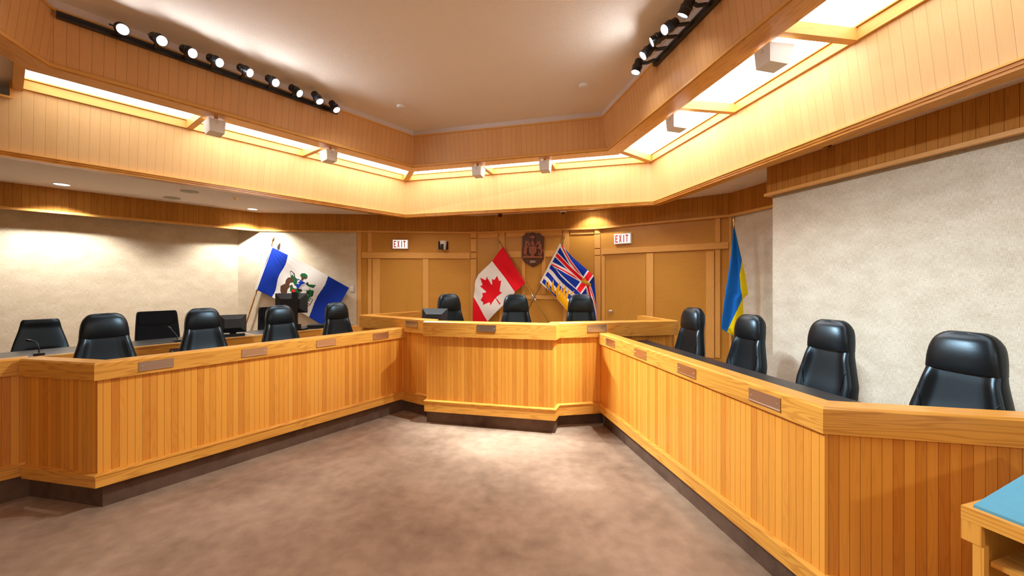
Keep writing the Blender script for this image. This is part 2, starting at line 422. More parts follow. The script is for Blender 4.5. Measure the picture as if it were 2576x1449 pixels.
# lip and soffit board of the upper ring (travel is clockwise: left of travel is outside)
mb = MB().sweep(E3b, [(-0.028, 3.765), (-0.028, 3.795), (-0.012, 3.812), (0.02, 3.812), (0.02, 3.765)], closed=True)
structure(mb.build('trim_4', M_trimw), 'oak lip at the foot of the upper oak ring')
mb = MB().sweep(E3b, [(-0.012, 3.757), (-0.012, 3.7645), (0.218, 3.7645), (0.218, 3.757)], closed=True)
mb.sweep(E3b, [(0.2, 3.765), (0.2, 3.9), (0.218, 3.9), (0.218, 3.765)], closed=True)
structure(mb.build('trim_5', M_board), 'oak soffit board between upper ring and light cove')
# lower fascia
cove_end = at(58, 222, Z2)
_d = (E2[2] - E2[1]).normalized(); cove_end = E2[1] + _d * (cove_end - E2[1]).dot(_d)
eL = Vector((math.cos(R(52.1)), math.sin(R(52.1))))
nL = nrm(TH['L'])
top2 = list(E2); bot1 = list(E1)
fm = strip(top2, Z2, bot1, Z1, [0, 2, 3, 4, 5])
# left side in two heights: full height along the cove, cut lower beyond its end
def quad_fascia(m, t0, t1, zt, zb):
    a, d = E2[1], E1[1]
    e = (E2[2] - E2[1]).normalized()
    def Pt(s_, z):
        f = (Z2 - z) / (Z2 - Z1)
        base = a + e * s_; pr = base + nL * ((nL.dot(d) - nL.dot(a)) * f); return Vector((pr.x, pr.y, z))
    pts = [Pt(t0, zb), Pt(t1, zb), Pt(t1, zt), Pt(t0, zt)]
    m.face(pts, [(p.z, (Vector((p.x, p.y)) - a).dot(e)) for p in pts])
    q = [p + Vector((nL.x, nL.y, 0)) * .03 for p in pts[::-1]]
    m.face(q, [(p.z, (Vector((p.x, p.y)) - a).dot(e)) for p in q])
eL2 = (E2[2] - E2[1]).normalized(); sE = (cove_end - E2[1]).dot(eL2); lenL = (E2[2] - E2[1]).length
e1s = (E1[2] - E2[1]).dot(eL2)
quad_fascia(fm, 0, sE - .085, 3.665, Z1)
pz = lambda p, z: Vector((p.x, p.y, z))
def left_main(m):
    f = lambda p, z: (z, (Vector((p.x, p.y)) - E2[1]).dot(eL2))
    cove_end_ = cove_end - eL2 * .085
    b0 = cove_end_ + nL * (nL.dot(E1[1]) - nL.dot(E2[1]))
    q = [(b0, Z1), (E1[2], Z1), (E2[2], Z2), (cove_end_, Z2)]
    m.face([pz(p, z) for p, z in q], [f(p, z) for p, z in q])
    o_ = Vector((nL.x, nL.y)) * .03
    m.face([pz(p + o_, z) for p, z in q[::-1]], [f(p, z) for p, z in q[::-1]])
left_main(fm)
structure(fm.build('trim_6', M_fascia), 'lower ring of pale oak planks washed by the light cove')
mb = MB().sweep(E1, [(-0.035, 3.135), (-0.035, 3.15), (0.02, 3.155), (0.02, 3.135)], closed=True)
structure(mb.build('trim_7', M_trimw), 'oak ledge along the foot of the lower oak ring')
mb = MB().sweep(E1, [(-0.02, 3.112), (-0.02, 3.1345), (0.13, 3.1345), (0.13, 3.112)], closed=True)
mb.sweep(E1, [(-0.008, 3.09), (-0.008, 3.1118), (0.13, 3.1118), (0.13, 3.09)], closed=True)
mb.sweep(E1, [(0.035, 3.1346), (0.035, 3.215), (0.13, 3.215), (0.13, 3.1346)], closed=True)
structure(mb.build('trim_29', M_board), 'stepped oak rail under the lower oak ring')  # deeper oak than the ledge, paints in the shade of the unlit underside
def capbox(name, label, p, q, zt, zb, th, mat):
    d = (q - p).normalized(); n = Vector((-d.y, d.x)) * th
    o = MB().box((p.x, p.y, zb), (q.x - p.x, q.y - p.y, 0), (n.x, n.y, 0), (0, 0, zt - zb), grain=(d.x, d.y, 0)).build(name, mat)
    return structure(o, label)
# oak frame at the outer side of the cove
pathL = [cove_end, E2[2], E2[3], E2[4], E2[5]]
mb = MB().sweep(pathL, [(-0.03, 3.78), (-0.03, 3.876), (0.0, 3.876), (0.0, 3.78)])
mb.sweep(pathL, [(-0.05, 3.88), (-0.05, 3.93), (0.0, 3.93), (0.0, 3.88)])
structure(mb.build('trim_8', M_trimw), 'oak frame along the outer edge of the light cove')
# notch at the far left
n1 = cove_end - eL2 * 0.065
mb = MB().box((E2[1].x, E2[1].y, 3.655), (n1.x - E2[1].x, n1.y - E2[1].y, 0), (-nL.x * .02, -nL.y * .02, 0), (0, 0, .022), grain=(eL2.x, eL2.y, 0))
mb.box((n1.x, n1.y, 3.677), (-eL2.x * .02, -eL2.y * .02, 0), (-nL.x * .02, -nL.y * .02, 0), (0, 0, .11))
mb.box((n1.x, n1.y, 3.677), (-eL2.x * .02, -eL2.y * .02, 0), (nL.x * .3, nL.y * .3, 0), (0, 0, .16))
structure(mb.build('trim_9', M_trimw), 'oak edge under the dark notch at the end of the light cove')
a, b = cove_end - nL * .93, cove_end + nL * .02
capbox('trim_10', 'oak end board closing the far left end of the light cove', a, b, 3.9, 3.76, .07, M_trimw)
a = cove_end - nL * 1.0 - eL2 * .06; 
pl = [a + nL * 1.8, a - eL2 * 6.5 + nL * 1.8, a - eL2 * 6.5 - nL * 5.5, a - nL * .02]
structure(flat_region(pl, [], 3.84, up=False).build('ceiling_2', M_plaster2), 'plaster soffit left of the light cove end')
bk = cove_end + nL * .75 + eL2 * 1.6
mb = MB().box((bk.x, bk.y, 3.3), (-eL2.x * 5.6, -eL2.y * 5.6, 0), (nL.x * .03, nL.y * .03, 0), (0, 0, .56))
structure(mb.build('wall_notch', M_dark), 'back of the notch left of the cove, painted dark for its shade')  # shade of the unlit hollow is put into the colour

# ------------------------------------------------------------------ light cove: sections and dividers
def along(i, px, py, Z=3.78):
    A, B = E2[i], E2[i + 1]; d = (B - A).normalized(); return (at(px, py, Z) - A).dot(d), d
lampcol = []
def divider(pIn, pOut, wd=0.07):
    d = (pOut - pIn).normalized(); n = Vector((-d.y, d.x)) * wd
    return MB().box((pIn.x - n.x / 2, pIn.y - n.y / 2, 3.775), (pOut.x - pIn.x, pOut.y - pIn.y, 0), (n.x, n.y, 0), (0, 0, .1), grain=(d.x, d.y, 0))
sides = {'left': (1, [489, 785], [314, 385]), 'far': (2, [1228, 1388], [430.5, 416.5]), 'right': (3, [1845, 2150], [284, 106])}
tr = 11
def inner_pt(i, P):            # matching point on the soffit edge, square to the side
    A, B = E3o[i], E3o[i + 1]; d = (B - A).normalized(); n = Vector((-d.y, d.x)); return A + d * (P - A).dot(d)
cove_defs = []
for nm, (i, pxs, pys) in sides.items():
    A, B = E2[i], E2[i + 1]; d = (B - A).normalized()
    cuts = []
    for x, y in zip(pxs, pys):
        s_, _ = along(i, x, y); P = A + d * s_; cuts.append((P, inner_pt(i, P)))
        structure(divider(inner_pt(i, P), P).build('trim_%d' % tr, M_trimw), 'oak crossbar dividing the %s light cove' % nm); tr += 1
    start = (cove_end, inner_pt(1, cove_end)) if i == 1 else (E2[i], E3o[i])
    end = (E2[i + 1], E3o[i + 1])
    cove_defs.append((nm, [start] + cuts + [end]))
for j in (2, 3):
    structure(divider(E3o[j] - (E2[j] - E3o[j]) * .05, E2[j], .1).build('trim_%d' % tr, M_trimw), 'oak mitre bar at the %s corner of the light cove' % ('left' if j == 2 else 'right')); tr += 1
lab = {'left': ['bright cove light panel at the far left end, with visible lattice', 'middle bright panel of the left cove, between its two crossbars', 'bright cove panel beside the left mitre corner'],
       'far': ['bright cove panel of the far side, next to the left mitre corner', 'middle bright panel of the far cove, between its crossbars', 'bright cove panel of the far side, next to the right mitre corner'],
       'right': ['wide bright cove panel beside the right mitre corner', 'wide bright cove panel between the two right crossbars', 'wide bright cove panel at the top right edge of the photo']}
for nm, ends in cove_defs:
    for k in range(len(ends) - 1):
        (p, pi), (q, qi) = ends[k], ends[k + 1]
        mb = MB(); ZD = 3.895
        poly = [p, q, qi, pi]
        if nm == 'right' and k == 2: poly = [p, q, E2[5], E3o[5], qi, pi]
        if nm == 'right' and k == 2:
            mb.prism([(x.x, x.y, ZD) for x in (p, q, qi, pi)], (0, 0, .02)); mb.prism([(x.x, x.y, ZD) for x in (q, E2[5], E3o[5], qi)], (0, 0, .02))
        else: mb.prism([(x.x, x.y, ZD) for x in poly], (0, 0, .02))
        o = mb.build('cove_light_panel', M_cove_dim if (nm, k) in (('left', 0), ('right', 2)) else M_cove)
        tag(o, lab[nm][k], 'ceiling light', 'light panels of the ceiling cove')

# ------------------------------------------------------------------ outer walls
Fp = at(653.4, 535.6, ZL); C2 = at(1198, 544, ZL); Cb = at(1503, 528, ZL); C3 = at(1841, 486, ZL)
dBL = (C2 - Fp).normalized()
Wc = Fp - dBL * 0.426
bk0 = at(1929, 421.4, ZL)                     # near corner of the bulkhead over the right wall
eR = Vector((math.sin(R(9.1)), -math.cos(R(9.1))))
RC = C3 + eR * 1.45
nBk = nrm(78.0); eBk = Vector((nBk.y, -nBk.x))
FL = Fp - eL * 7.5                             # frieze of the left wall
WL = Wc - eL * 8.0
Bf = bk0 + eBk * 8.5
ctr = Vector((0, 4))
wallL, wallBL, wallBC, wallBR = Wall(WL, Wc), Wall(Wc, C2), Wall(C2, Cb), Wall(Cb, C3)
wallR = Wall(C3, RC)
nbk_off = 0.087
wallK = Wall(bk0 + nBk * nbk_off, Bf + nBk * nbk_off)
def slab(name, label, A, B, z0, z1, mat, th=0.12, off=0.0):
    W_ = Wall(A, B); n = Vector((-W_.n.x, -W_.n.y, 0))
    A3 = Vector((A.x, A.y, z0)) - n * off
    o = MB().box(A3, ((B - A).x, (B - A).y, 0), n * th, (0, 0, z1 - z0), grain=(W_.d.x, W_.d.y, 0)).build(name, mat)
    return structure(o, label)
slab('wall_left', 'long burlap covered wall at left, behind the staff counter', WL, Wc, 0, ZL + .02, M_burlap)
tb, _ = wallBL.sz(898, 700)
Bb = Wc + wallBL.d * tb
slab('wall_left_rear', 'burlap wall section behind the blue and white flag', Wc, Bb, 0, ZL + .02, M_burlap)
slab('wall_rear_left', 'oak veneer wall left of the centre, with exit sign', Bb, C2, 0, ZL + .02, M_panel)
slab('wall_rear', 'oak veneer wall behind the crossed flags', C2, Cb, 0, ZL + .02, M_panel)
slab('wall_rear_right', 'oak veneer wall with the right door and exit sign', Cb, C3, 0, ZL + .02, M_panel)
slab('wall_right_rear', 'burlap wall strip beside the blue and yellow flag', C3, RC, 0, ZL + .02, M_burlap2, off=-.02)
wk0 = bk0 + nBk * nbk_off
slab('wall_right', 'large burlap covered wall behind the right row of chairs', wk0, Bf + nBk * nbk_off, 0, ZL + .02, M_burlap2, th=.5)
Bk = [Vector((-9.5, -4.2)), Vector((5.2, -4.2))]
slab('wall_back', 'burlap wall behind the viewpoint', Bk[0], Bk[1], 0, 3.9, M_burlap)
slab('wall_left_near', 'burlap wall at left beside the viewpoint', WL, Bk[0], 0, 3.9, M_burlap)
# friezes
zf = 2.862
def frieze(name, label, path, zb, zt, mat, th=.03):
    pr = MB().sweep(path, [(0, zb), (0, zt), (-th, zt), (-th, zb)], side=-1, across_grain=True)
    o = structure(pr.build(name, mat), label)
    pr = MB().sweep(path, [(0.022, zb - .03), (0.022, zb + .008), (-th, zb + .008), (-th, zb - .03)], side=-1)
    return structure(pr.build(name.replace('trim', 'trim') + '0', M_trimw), 'bead below: ' + label)
def frieze2(n1_, n2_, label, path, zb, zt, mat, th=.03):
    o = MB().sweep(path, [(0, zb), (0, zt), (-th, zt), (-th, zb)], side=-1, across_grain=True).build(n1_, mat); structure(o, label)
    o = MB().sweep(path, [(0.022, zb - .028), (0.022, zb + .008), (-th, zb + .008), (-th, zb - .028)], side=-1).build(n2_, M_trimw); structure(o, 'oak bead under ' + label)
off = lambda W_, p, o: p + W_.n * o
FrR = C3 + eR * 1.3
frieze2('trim_30', 'trim_31', 'dark oak plank frieze along the left and rear walls', [FL, Fp, C2 + wallBL.n * .03, Cb + wallBC.n * .03, C3 + wallBR.n * .03 + Vector((-.02, 0)), FrR], zf, ZL, M_frieze)
frieze2('trim_32', 'trim_33', 'dark oak plank bulkhead above the right wall', [bk0 + nBk * .4, bk0, Bf], 2.885, ZL, M_frieze)
# lower ceiling with the ring opening
outer = [WL, Wc, C2, Cb, C3, RC + Vector((.3, 0)), bk0 + nBk * .6, Bf + nBk * .6, Bk[1], Bk[0]]
e1o = []
n_ = len(E1)
for i in range(n_):
    a, b, c = E1[i - 1], E1[i], E1[(i + 1) % n_]
    d1, d2 = (b - a).normalized(), (c - b).normalized(); m1, m2 = Vector((-d1.y, d1.x)), Vector((-d2.y, d2.x))
    e1o.append(b + (m1 + m2) / (1 + m1.dot(m2)) * 0.03)
structure(flat_region([p + (p - ctr).normalized() * .3 for p in outer], [e1o], ZL, up=False).build('ceiling_3', M_plaster2), 'lower plaster ceiling outside the oak rings')
structure(flat_region([(-13, -5), (6.5, -5), (6.5, 10), (-13, 10)], [], 0.0).build('floor', M_carpet), 'mottled brown carpet in the open floor')

# ------------------------------------------------------------------ wall boards of the rear wall
def wboard(W_, m, px0, px1, pyt, pyb, th=.018, pym=None):
    """board between two columns; pyt/pyb measured at the middle column"""
    pm = (px0 + px1) / 2
    t0 = W_.sz(px0, 700, th)[0]; t1 = W_.sz(px1, 700, th)[0]
    zt = W_.sz(pm, pyt, th)[1]; zb = W_.sz(pm, pyb, th)[1]
    zt = min(zt, zf + .02); zb = max(zb, 0.33)
    g = (0, 0, 1) if (zt - zb) > abs(t1 - t0) else (W_.d.x, W_.d.y, 0)
    p = W_.p(t0, zb); d = W_.d * (t1 - t0)
    m.box(p, (d.x, d.y, 0), (W_.n.x * th, W_.n.y * th, 0), (0, 0, zt - zb), grain=g)
LOW = 900
m = MB()
for b in ((899, 908, 575, LOW), (925, 934.5, 575, 634), (925, 934.5, 651, LOW), (937, 955.5, 651, LOW), (1063.5, 1078, 651, LOW)): wboard(wallBL, m, *b)
wboard(wallBL, m, 909, 1182, 635.5, 650, .03)
for b in ((1184, 1198.5, 575, 598), (1184, 1198.5, 601, 633), (1184, 1198.5, 637, 649.5), (1184, 1198.5, 652.5, LOW)): wboard(wallBL, m, *b, .03)
structure(m.build('trim_34', M_trimw), 'oak stiles and rails on the rear left wall')
m = MB()
for b in ((1201.5, 1253, 583, 598), (1272, 1414, 578, 594), (1434, 1494, 573.5, 589)): wboard(wallBC, m, *b)
for b in ((1255.5, 1269.5, 578, LOW), (1417, 1431, 570, LOW), (1312.5, 1321, 648.5, 742), (1363, 1372, 645.5, 740)): wboard(wallBC, m, *b, .022)
for b in ((1272, 1416, 631, 646.5), (1272, 1416, 743, 752.5)): wboard(wallBC, m, *b, .018)
for b in ((1495.7, 1510, 572, 587.5), (1495.7, 1510, 589.5, 624), (1495.7, 1510, 626.5, 641.5), (1495.7, 1510, 643.5, LOW)): wboard(wallBC, m, *b, .035)
wboard(wallBR, m, 1513, 1832.5, 617.5, 632.5, .035)
for b in ((1514, 1521, 643, LOW), (1625.5, 1643, 637, LOW), (1776, 1796.5, 632, LOW), (1799, 1811.5, 627.5, LOW), (1799, 1811.5, 543, 609.5)): wboard(wallBR, m, *b, .022)
wboard(wallBR, m, 1834, 1839.5, 540, LOW, .03)
structure(m.build('trim_35', M_trimw), 'oak stiles and rails on the rear right wall')
def wallbox(W_, px0, px1, pyt, pyb, off0, th):
    pm = (px0 + px1) / 2
    t0 = W_.sz(px0, 700, off0 + th)[0]; t1 = W_.sz(px1, 700, off0 + th)[0]
    zt = W_.sz(pm, pyt, off0 + th)[1]; zb = W_.sz(pm, pyb, off0 + th)[1]
    return t0, t1, zb, zt
def wbox(W_, t0, t1, zb, zt, off0, th, m=None, grain=None):
    m = m or MB(); p = W_.p(t0, zb, off0); d = W_.d * (t1 - t0)
    return m.box(p, (d.x, d.y, 0), (W_.n.x * th, W_.n.y * th, 0), (0, 0, zt - zb), grain=grain)
# doors: right leaf with knob, left leaf
t0, t1, zb, zt = wallbox(wallBR, 1522, 1624, 645, LOW, .0, .006)
d1 = wbox(wallBR, t0, t1, .33, zt, .0, .006, grain=(0, 0, 1)).build('door_1', M_panel); structure(d1, 'plain oak door with a steel knob, right of the flags', 'door')
kp = wallBR.pp(1534.8, 783.6, .05)
def axis_matrix(p, d):
    d = Vector(d).normalized(); q = d.to_track_quat('Z', 'Y'); return Matrix.Translation(p) @ q.to_matrix().to_4x4()
nB3 = Vector((wallBR.n.x, wallBR.n.y, 0))
MB().lathe([(.032, -.046), (.034, -.04), (.014, -.036), (.012, -.015), (.026, -.005), (.031, .008), (.028, .02), (.018, .027), (0, .028)], axis_matrix(kp, nB3), 18).build('door_knob', M_steel, d1, smooth=40)
t0, t1, zb, zt = wallbox(wallBL, 956, 1063, 653, LOW, .0, .005)
d2 = wbox(wallBL, t0, t1, .33, zt, .0, .005, grain=(0, 0, 1)).build('door_2', M_panel); structure(d2, 'plain oak door leaf below the left exit sign', 'door')

# ------------------------------------------------------------------ dais
nLd, nRd = nrm(-53), nrm(80)
Lnear = at(250.6, 1275.8, 0); Lfar = at(1031.2, 1028.8, 0); Lend = at(57, 1245.5, 0)
eLd = Vector((nLd.y, -nLd.x))                       # far direction
Rfar = at(1505.4, 1069.8, 0); eRd = Vector((-nRd.y, nRd.x))
capZs, capZc = 1.165, 1.296
Rnear_cap = at(2070.6, 1023.2, capZs); Rend_cap = at(2576, 1053.3, capZs)
Lnear_cap = at(237, 914, capZs); Lfar_cap = at(1029.3, 822.5, capZs)
Lend_cap = at(48, 903.5, capZs)
# front lines of the caps
P4 = at(1064.2, 808.1, capZc); P3 = at(1399.3, 815.9, capZc); P2 = at(1408.5, 811.8, capZc); P6 = at(904, 791.7, capZc)
eC = (P3 - P4).normalized(); nC = Vector((-eC.y, eC.x))
st = P2 - P3
P5 = P4 - eC * st.dot(eC) + nC * st.dot(nC)
P1 = Vector((2.13, 5.10)); P0 = Vector((1.95, 5.85)); P7 = P6 + Vector((.53, .56)) * 1.3
Cpath = [P0, P1, P2, P3, P4, P5, P6, P7]
Lp = [Lfar_cap, Lnear_cap, Lend_cap]
dEnd = (Rend_cap - Rnear_cap).normalized()
Rp = [Rnear_cap + dEnd * 1.25, Rnear_cap, at(1499.8, 834.6, capZs) - (at(1499.8, 834.6, capZs) - Rnear_cap).normalized() * .01]
def offpath(path, o, closed=False):
    P = [Vector((p[0], p[1])) for p in path]; n = len(P); out = []
    ns = []
    for i in range(n - 1):
        d = (P[i + 1] - P[i]).normalized(); ns.append(Vector((-d.y, d.x)))
    for i in range(n):
        a = ns[max(i - 1, 0)]; b = ns[min(i, n - 2)]
        out.append(P[i] + (a + b) / (1 + a.dot(b)) * o)
    return out
# carpeted risers under the desks are the edge of the dais
ds = MB()
lr = offpath(Lp, -.09); rr = offpath(Rp, -.09); cr = offpath(Cpath[1:7], -.09)
cr[2], cr[3] = at(1396.3, 1089.7, 0), at(1073.6, 1061.6, 0)
cr[1] = at(1405.7, 1068.6, 0); cr[4] = cr[3] + (P5 - P4)
lw = Lend_cap + Vector((-.614, -.789)) * 3.0
lrx = lr[:-1] + [offpath([Lnear_cap, Lend_cap, lw], -.09)[1], offpath([Lnear_cap, Lend_cap, lw], -.09)[2]]
prof = [(0, 0), (0, .188), (-.05, .188), (-.05, 0)]
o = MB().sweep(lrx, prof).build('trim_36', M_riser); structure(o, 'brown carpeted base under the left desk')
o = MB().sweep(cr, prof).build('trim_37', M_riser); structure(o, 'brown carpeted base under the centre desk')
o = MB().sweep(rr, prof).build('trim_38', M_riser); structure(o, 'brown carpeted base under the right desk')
def platform(name, label, pts, Z):
    o = flat_region(pts, [], Z).build(name, M_carpet); structure(o, label)
lin = offpath(lrx, -.04)
platform('floor_2', 'carpeted dais floor behind the left desk', [lin[0], lin[1], lin[2], lin[3], WL, Wc, Fp + Vector((1.2, .1))], .17)
rin = offpath(rr, -.04)
platform('floor_3', 'carpeted dais floor behind the right desk', [rin[2], rin[1], rin[0], bk0 + eBk * 5, bk0 + nBk * .08, RC, C3 + Vector((-.4, .1))], .17)
cin = offpath(Cpath[1:7], -.2)
ppts = [cin[0], cin[1], cin[2], cin[3], cin[4], cin[5], Vector((-2.6, 8.2)), C2 - Vector((0, .05)), Cb - Vector((0, .05)), C3 + Vector((-.3, .1))]
mb = flat_region(ppts, [], .32)
mb.sweep(ppts, [(0, .17), (0, .3195), (-.02, .3195), (-.02, .17)], closed=True)
structure(mb.build('floor_4', M_carpet), 'raised carpeted dais floor behind the centre desk')

# ------------------------------------------------------------------ desks
def cap_prof(z0, z1, wd=.125, ch=.012):
    return [(0, z0), (0, z1 - ch), (-ch, z1), (-wd, z1), (-wd, z0)]
def desk(name, label, path, z0, zc0, zc1, cat='desk', work=None, zb=.19, bt=.29, group=None):
    root = thing(name, label, cat, (path[1].x, path[1].y, 0.0), 0, group)
    inv = Vector((path[1].x, path[1].y, 0))
    loc = [Vector((p.x - inv.x, p.y - inv.y)) for p in path]
    MB().sweep(loc, [(-.035, z0), (-.035, zc0 + .004), (-.06, zc0 + .004), (-.06, z0)], across_grain=True).build('front_panel', M_planks, root)
    MB().sweep(loc, cap_prof(zc0, zc1)).build('top_rail', M_board, root)
    MB().sweep(loc, [(-.012, zb), (-.012, bt - .016), (-.002, bt - .012), (-.002, bt - .002), (-.034, bt + .008), (-.06, bt + .008), (-.06, zb)]).build('base_moulding', M_board, root)
    return root, inv, loc
dk_l, invL, locL = desk('council_desk', 'long oak plank desk on the left with four blank name plates', Lp, .285, 1.028, capZs)
dk_r, invR, locR = desk('council_desk', 'long oak plank desk on the right with black worktop', Rp, .285, 1.028, capZs)
dk_c, invC, locC = desk('council_desk', 'raised oak centre desk with angled wings below the crossed flags', Cpath, .29, 1.11, capZc, zb=.165, bt=.30)
def worktop(root, loc, z, depth, k0=0, k1=None, shorten=0.0):
    p = loc[k0:k1]
    MB().sweep(p, [(-.126, z), (-.126, z + .035), (-depth, z + .035), (-depth, z)]).build('worktop', M_worktop, root)
worktop(dk_r, locR, 1.015, .66, 1, 3); worktop(dk_l, locL, 1.015, .62, 0, 3)
worktop(dk_c, [locC[2], locC[3], locC[4], locC[5]], 1.0, .55)
# side counter that carries on to the left out of the frame
SCo = Lend_cap + Vector((-.789, .614)) * .05
SCp = [SCo + Vector((.614, .789)) * .05, SCo + Vector((-.614, -.789)) * 2.2]
off_in = Vector((-.789, .614)) * .0
sd, invS, locS = desk('side_desk', 'oak plank desk section cut off by the left edge of the photo', [SCp[0], SCp[1]], .285, 1.028, capZs)
# staff counter
oS = 6.70
def stafft(px):
    X = (px - CX) / F; z = oS / (nLd.x * X + nLd.y); return Vector((X * z, z))
SA, SB = stafft(900), stafft(-160)
sroot = thing('staff_counter', 'low black topped counter with oak front along the left wall', 'desk', (SB.x, SB.y, .17))
locT = [SA - SB, Vector((0, 0))]
MB().sweep(locT, [(0, .10), (0, .81), (-.03, .81), (-.03, .10)]).build('front_panel', M_board, sroot)
MB().sweep(locT, [(.004, .795), (.004, .812), (-.035, .812), (-.035, .795)]).build('edge_strip', M_trimw, sroot)
MB().sweep(locT, [(-.035, .78), (-.035, .812), (-.68, .812), (-.68, .78)]).build('worktop', M_worktop, sroot)
for f_ in (.02, .42, .97):
    q = (SA - SB) * f_; u_ = eLd
    MB().box((q.x + nLd.x * .05, q.y + nLd.y * .05, 0), (nLd.x * .55, nLd.y * .55, 0), (u_.x * .03, u_.y * .03, 0), (0, 0, .78), grain=(0, 0, 1)).build('side_panel', M_panel, sroot)
q = stafft(640) - SB
MB().box((q.x + nLd.x * .0, q.y + nLd.y * .0, .812), (nLd.x * .66, nLd.y * .66, 0), (eLd.x * .025, eLd.y * .025, 0), (0, 0, .002)).build('joint_strip', M_trimw, sroot)

def plates(root, inv, A, B, pxs, zlo, zhi, frm=0.0):
    W_ = Wall(A, B)
    for x0, x1 in pxs:
        t0 = W_.sz(x0, 700)[0]; t1 = W_.sz(x1, 700)[0]
        if t0 > t1: t0, t1 = t1, t0
        m = MB(); wbox(W_, t0, t1, zlo, zhi, .0005, .004, m); wbox(W_, t0, t1, zlo, zlo + .007, .0045, .006, m); wbox(W_, t0, t1, zhi - .004, zhi, .0045, .002, m)
        o = m.build('name_plate', M_plate, root); o.location = (-inv.x, -inv.y, -inv.z)
        for t in (t0 + .022, t1 - .022):
            s_ = MB().lathe([(.005, 0), (.005, .002), (.003, .0035), (0, .0037)], axis_matrix(W_.p(t, (zlo + zhi) / 2, .0045), (W_.n.x, W_.n.y, 0)), 10).build('screw', M_steel, o)
plates(dk_l, invL, Lnear_cap, Lfar_cap, ((349, 437), (608, 672), (796, 845), (938, 977)), 1.056, 1.132)
plates(dk_r, invR, Rp[2], Rnear_cap, ((1525, 1547), (1596, 1626), (1705.5, 1751), (1885, 1964)), 1.056, 1.132)
plates(dk_c, invC, P4, P3, ((1200, 1247.5),), 1.19, 1.268)
plates(dk_c, invC, P2, P1, ((1477, 1525.5),), 1.175, 1.262)
plates(dk_c, invC, P6, P5, ((1021, 1050.5),), 1.185, 1.262)
plates(sroot, Vector((SB.x, SB.y, .17)), SB, SA, ((427, 486),), .845, .915)

# ------------------------------------------------------------------ chairs
def interp(tab, z):
    for (a, va), (b, vb) in zip(tab, tab[1:]):
        if z <= b: f = (z - a) / (b - a); return va + (vb - va) * f
    return tab[-1][1]
def sm(a, b, x): t = max(0, min(1, (x - a) / (b - a))); return t * t * (3 - 2 * t)
def back_mesh(z0, z1, hw, front, back, rows=18, seg=44, y0=.22, lean=.13, px=.62, py=.62, top_round=0, bot_round=.02):
    m = MB(); rws = []
    zs = [z0 + (z1 - z0) * i / (rows - 1) for i in range(rows)]
    for z in zs:
        h = hw(z); ring_ = []
        for k in range(seg):
            a = 2 * PI * k / seg; c, s_ = math.cos(a), math.sin(a)
            x = h * math.copysign(abs(c) ** px, c)
            u = x / max(h, 1e-6)
            if s_ <= 0: y = -front(u, z) * abs(s_) ** py
            else: y = back(u, z) * abs(s_) ** py
            ring_.append(Vector((x, y + y0 + lean * (z - .5), z)))
        rws.append(ring_)
    m.grid(rws, close=True)
    m.face(rws[0][::-1]); m.face(rws[-1])
    return m
def pedestal(root, zseat):
    m = MB()
    m.tube([(0, .02, .09), (0, .02, .24)], .034, 14); m.tube([(0, .02, .24), (0, .02, zseat - .09)], .024, 14)
    m.build('gas_column', M_blackpl, root, smooth=40)
    m = MB()
    for k in range(5):
        a = 2 * PI * k / 5 + .3; c, s_ = math.cos(a), math.sin(a)
        m.tube([(.02 * c, .02 + .02 * s_, .115), (.16 * c, .02 + .16 * s_, .10), (.29 * c, .02 + .29 * s_, .075)], [.03, .024, .017], 8)
    m.build('star_base', M_blackpl, root, smooth=40)
    for k in range(5):
        a = 2 * PI * k / 5 + .3; c, s_ = math.cos(a), math.sin(a)
        p = Vector((.29 * c, .02 + .29 * s_, .03)); t = Vector((-s_, c, 0))
        MB().tube([p - t * .022, p + t * .022], .03, 12).build('caster', M_blackpl, root, smooth=40)
def seat_mesh(root, zs, wd=.26, mat=None):
    rws = []
    for i in range(9):
        f = i / 8; z = zs - .05 + .09 * f; k = math.sin(PI * (.12 + .76 * f)) ** .5
        rws.append([Vector((wd * k * math.copysign(abs(math.cos(a)) ** .5, math.cos(a)), -.03 + .25 * k * math.copysign(abs(math.sin(a)) ** .5, math.sin(a)), z)) for a in [2 * PI * q / 32 for q in range(32)]])
    m = MB().grid(rws, close=True); m.face(rws[0][::-1]); m.face(rws[-1]); m.build('seat', mat, root, smooth=50)
def arms(root, zs, mat, wd=.29, h=.21):
    for s_ in (-1, 1):
        m = MB(); m.tube([(s_ * wd * .7, .1, zs - .04), (s_ * wd, .08, zs - .02), (s_ * (wd + .005), .04, zs + h - .03)], .018, 10)
        rws = []
        for i in range(7):
            z = zs + h - .03 + .045 * i / 6; k = math.sin(PI * (.15 + .7 * i / 6)) ** .5
            rws.append([Vector((s_ * (wd + .005) + .035 * k * math.cos(a), -.02 + .14 * k * math.copysign(abs(math.sin(a)) ** .6, math.sin(a)), z)) for a in [2 * PI * q / 20 for q in range(20)]])
        m.grid(rws, close=True); m.face(rws[0][::-1]); m.face(rws[-1]); m.build('armrest', mat, root, smooth=50)
HW = [(.40, .205), (.5, .235), (.62, .252), (.78, .250), (.92, .214), (1.00, .194), (1.06, .185), (1.12, .181), (1.18, .172), (1.22, .160), (1.25, .144), (1.272, .124), (1.285, .100), (1.29, .084)]
def hwx(z): return interp(HW, z)
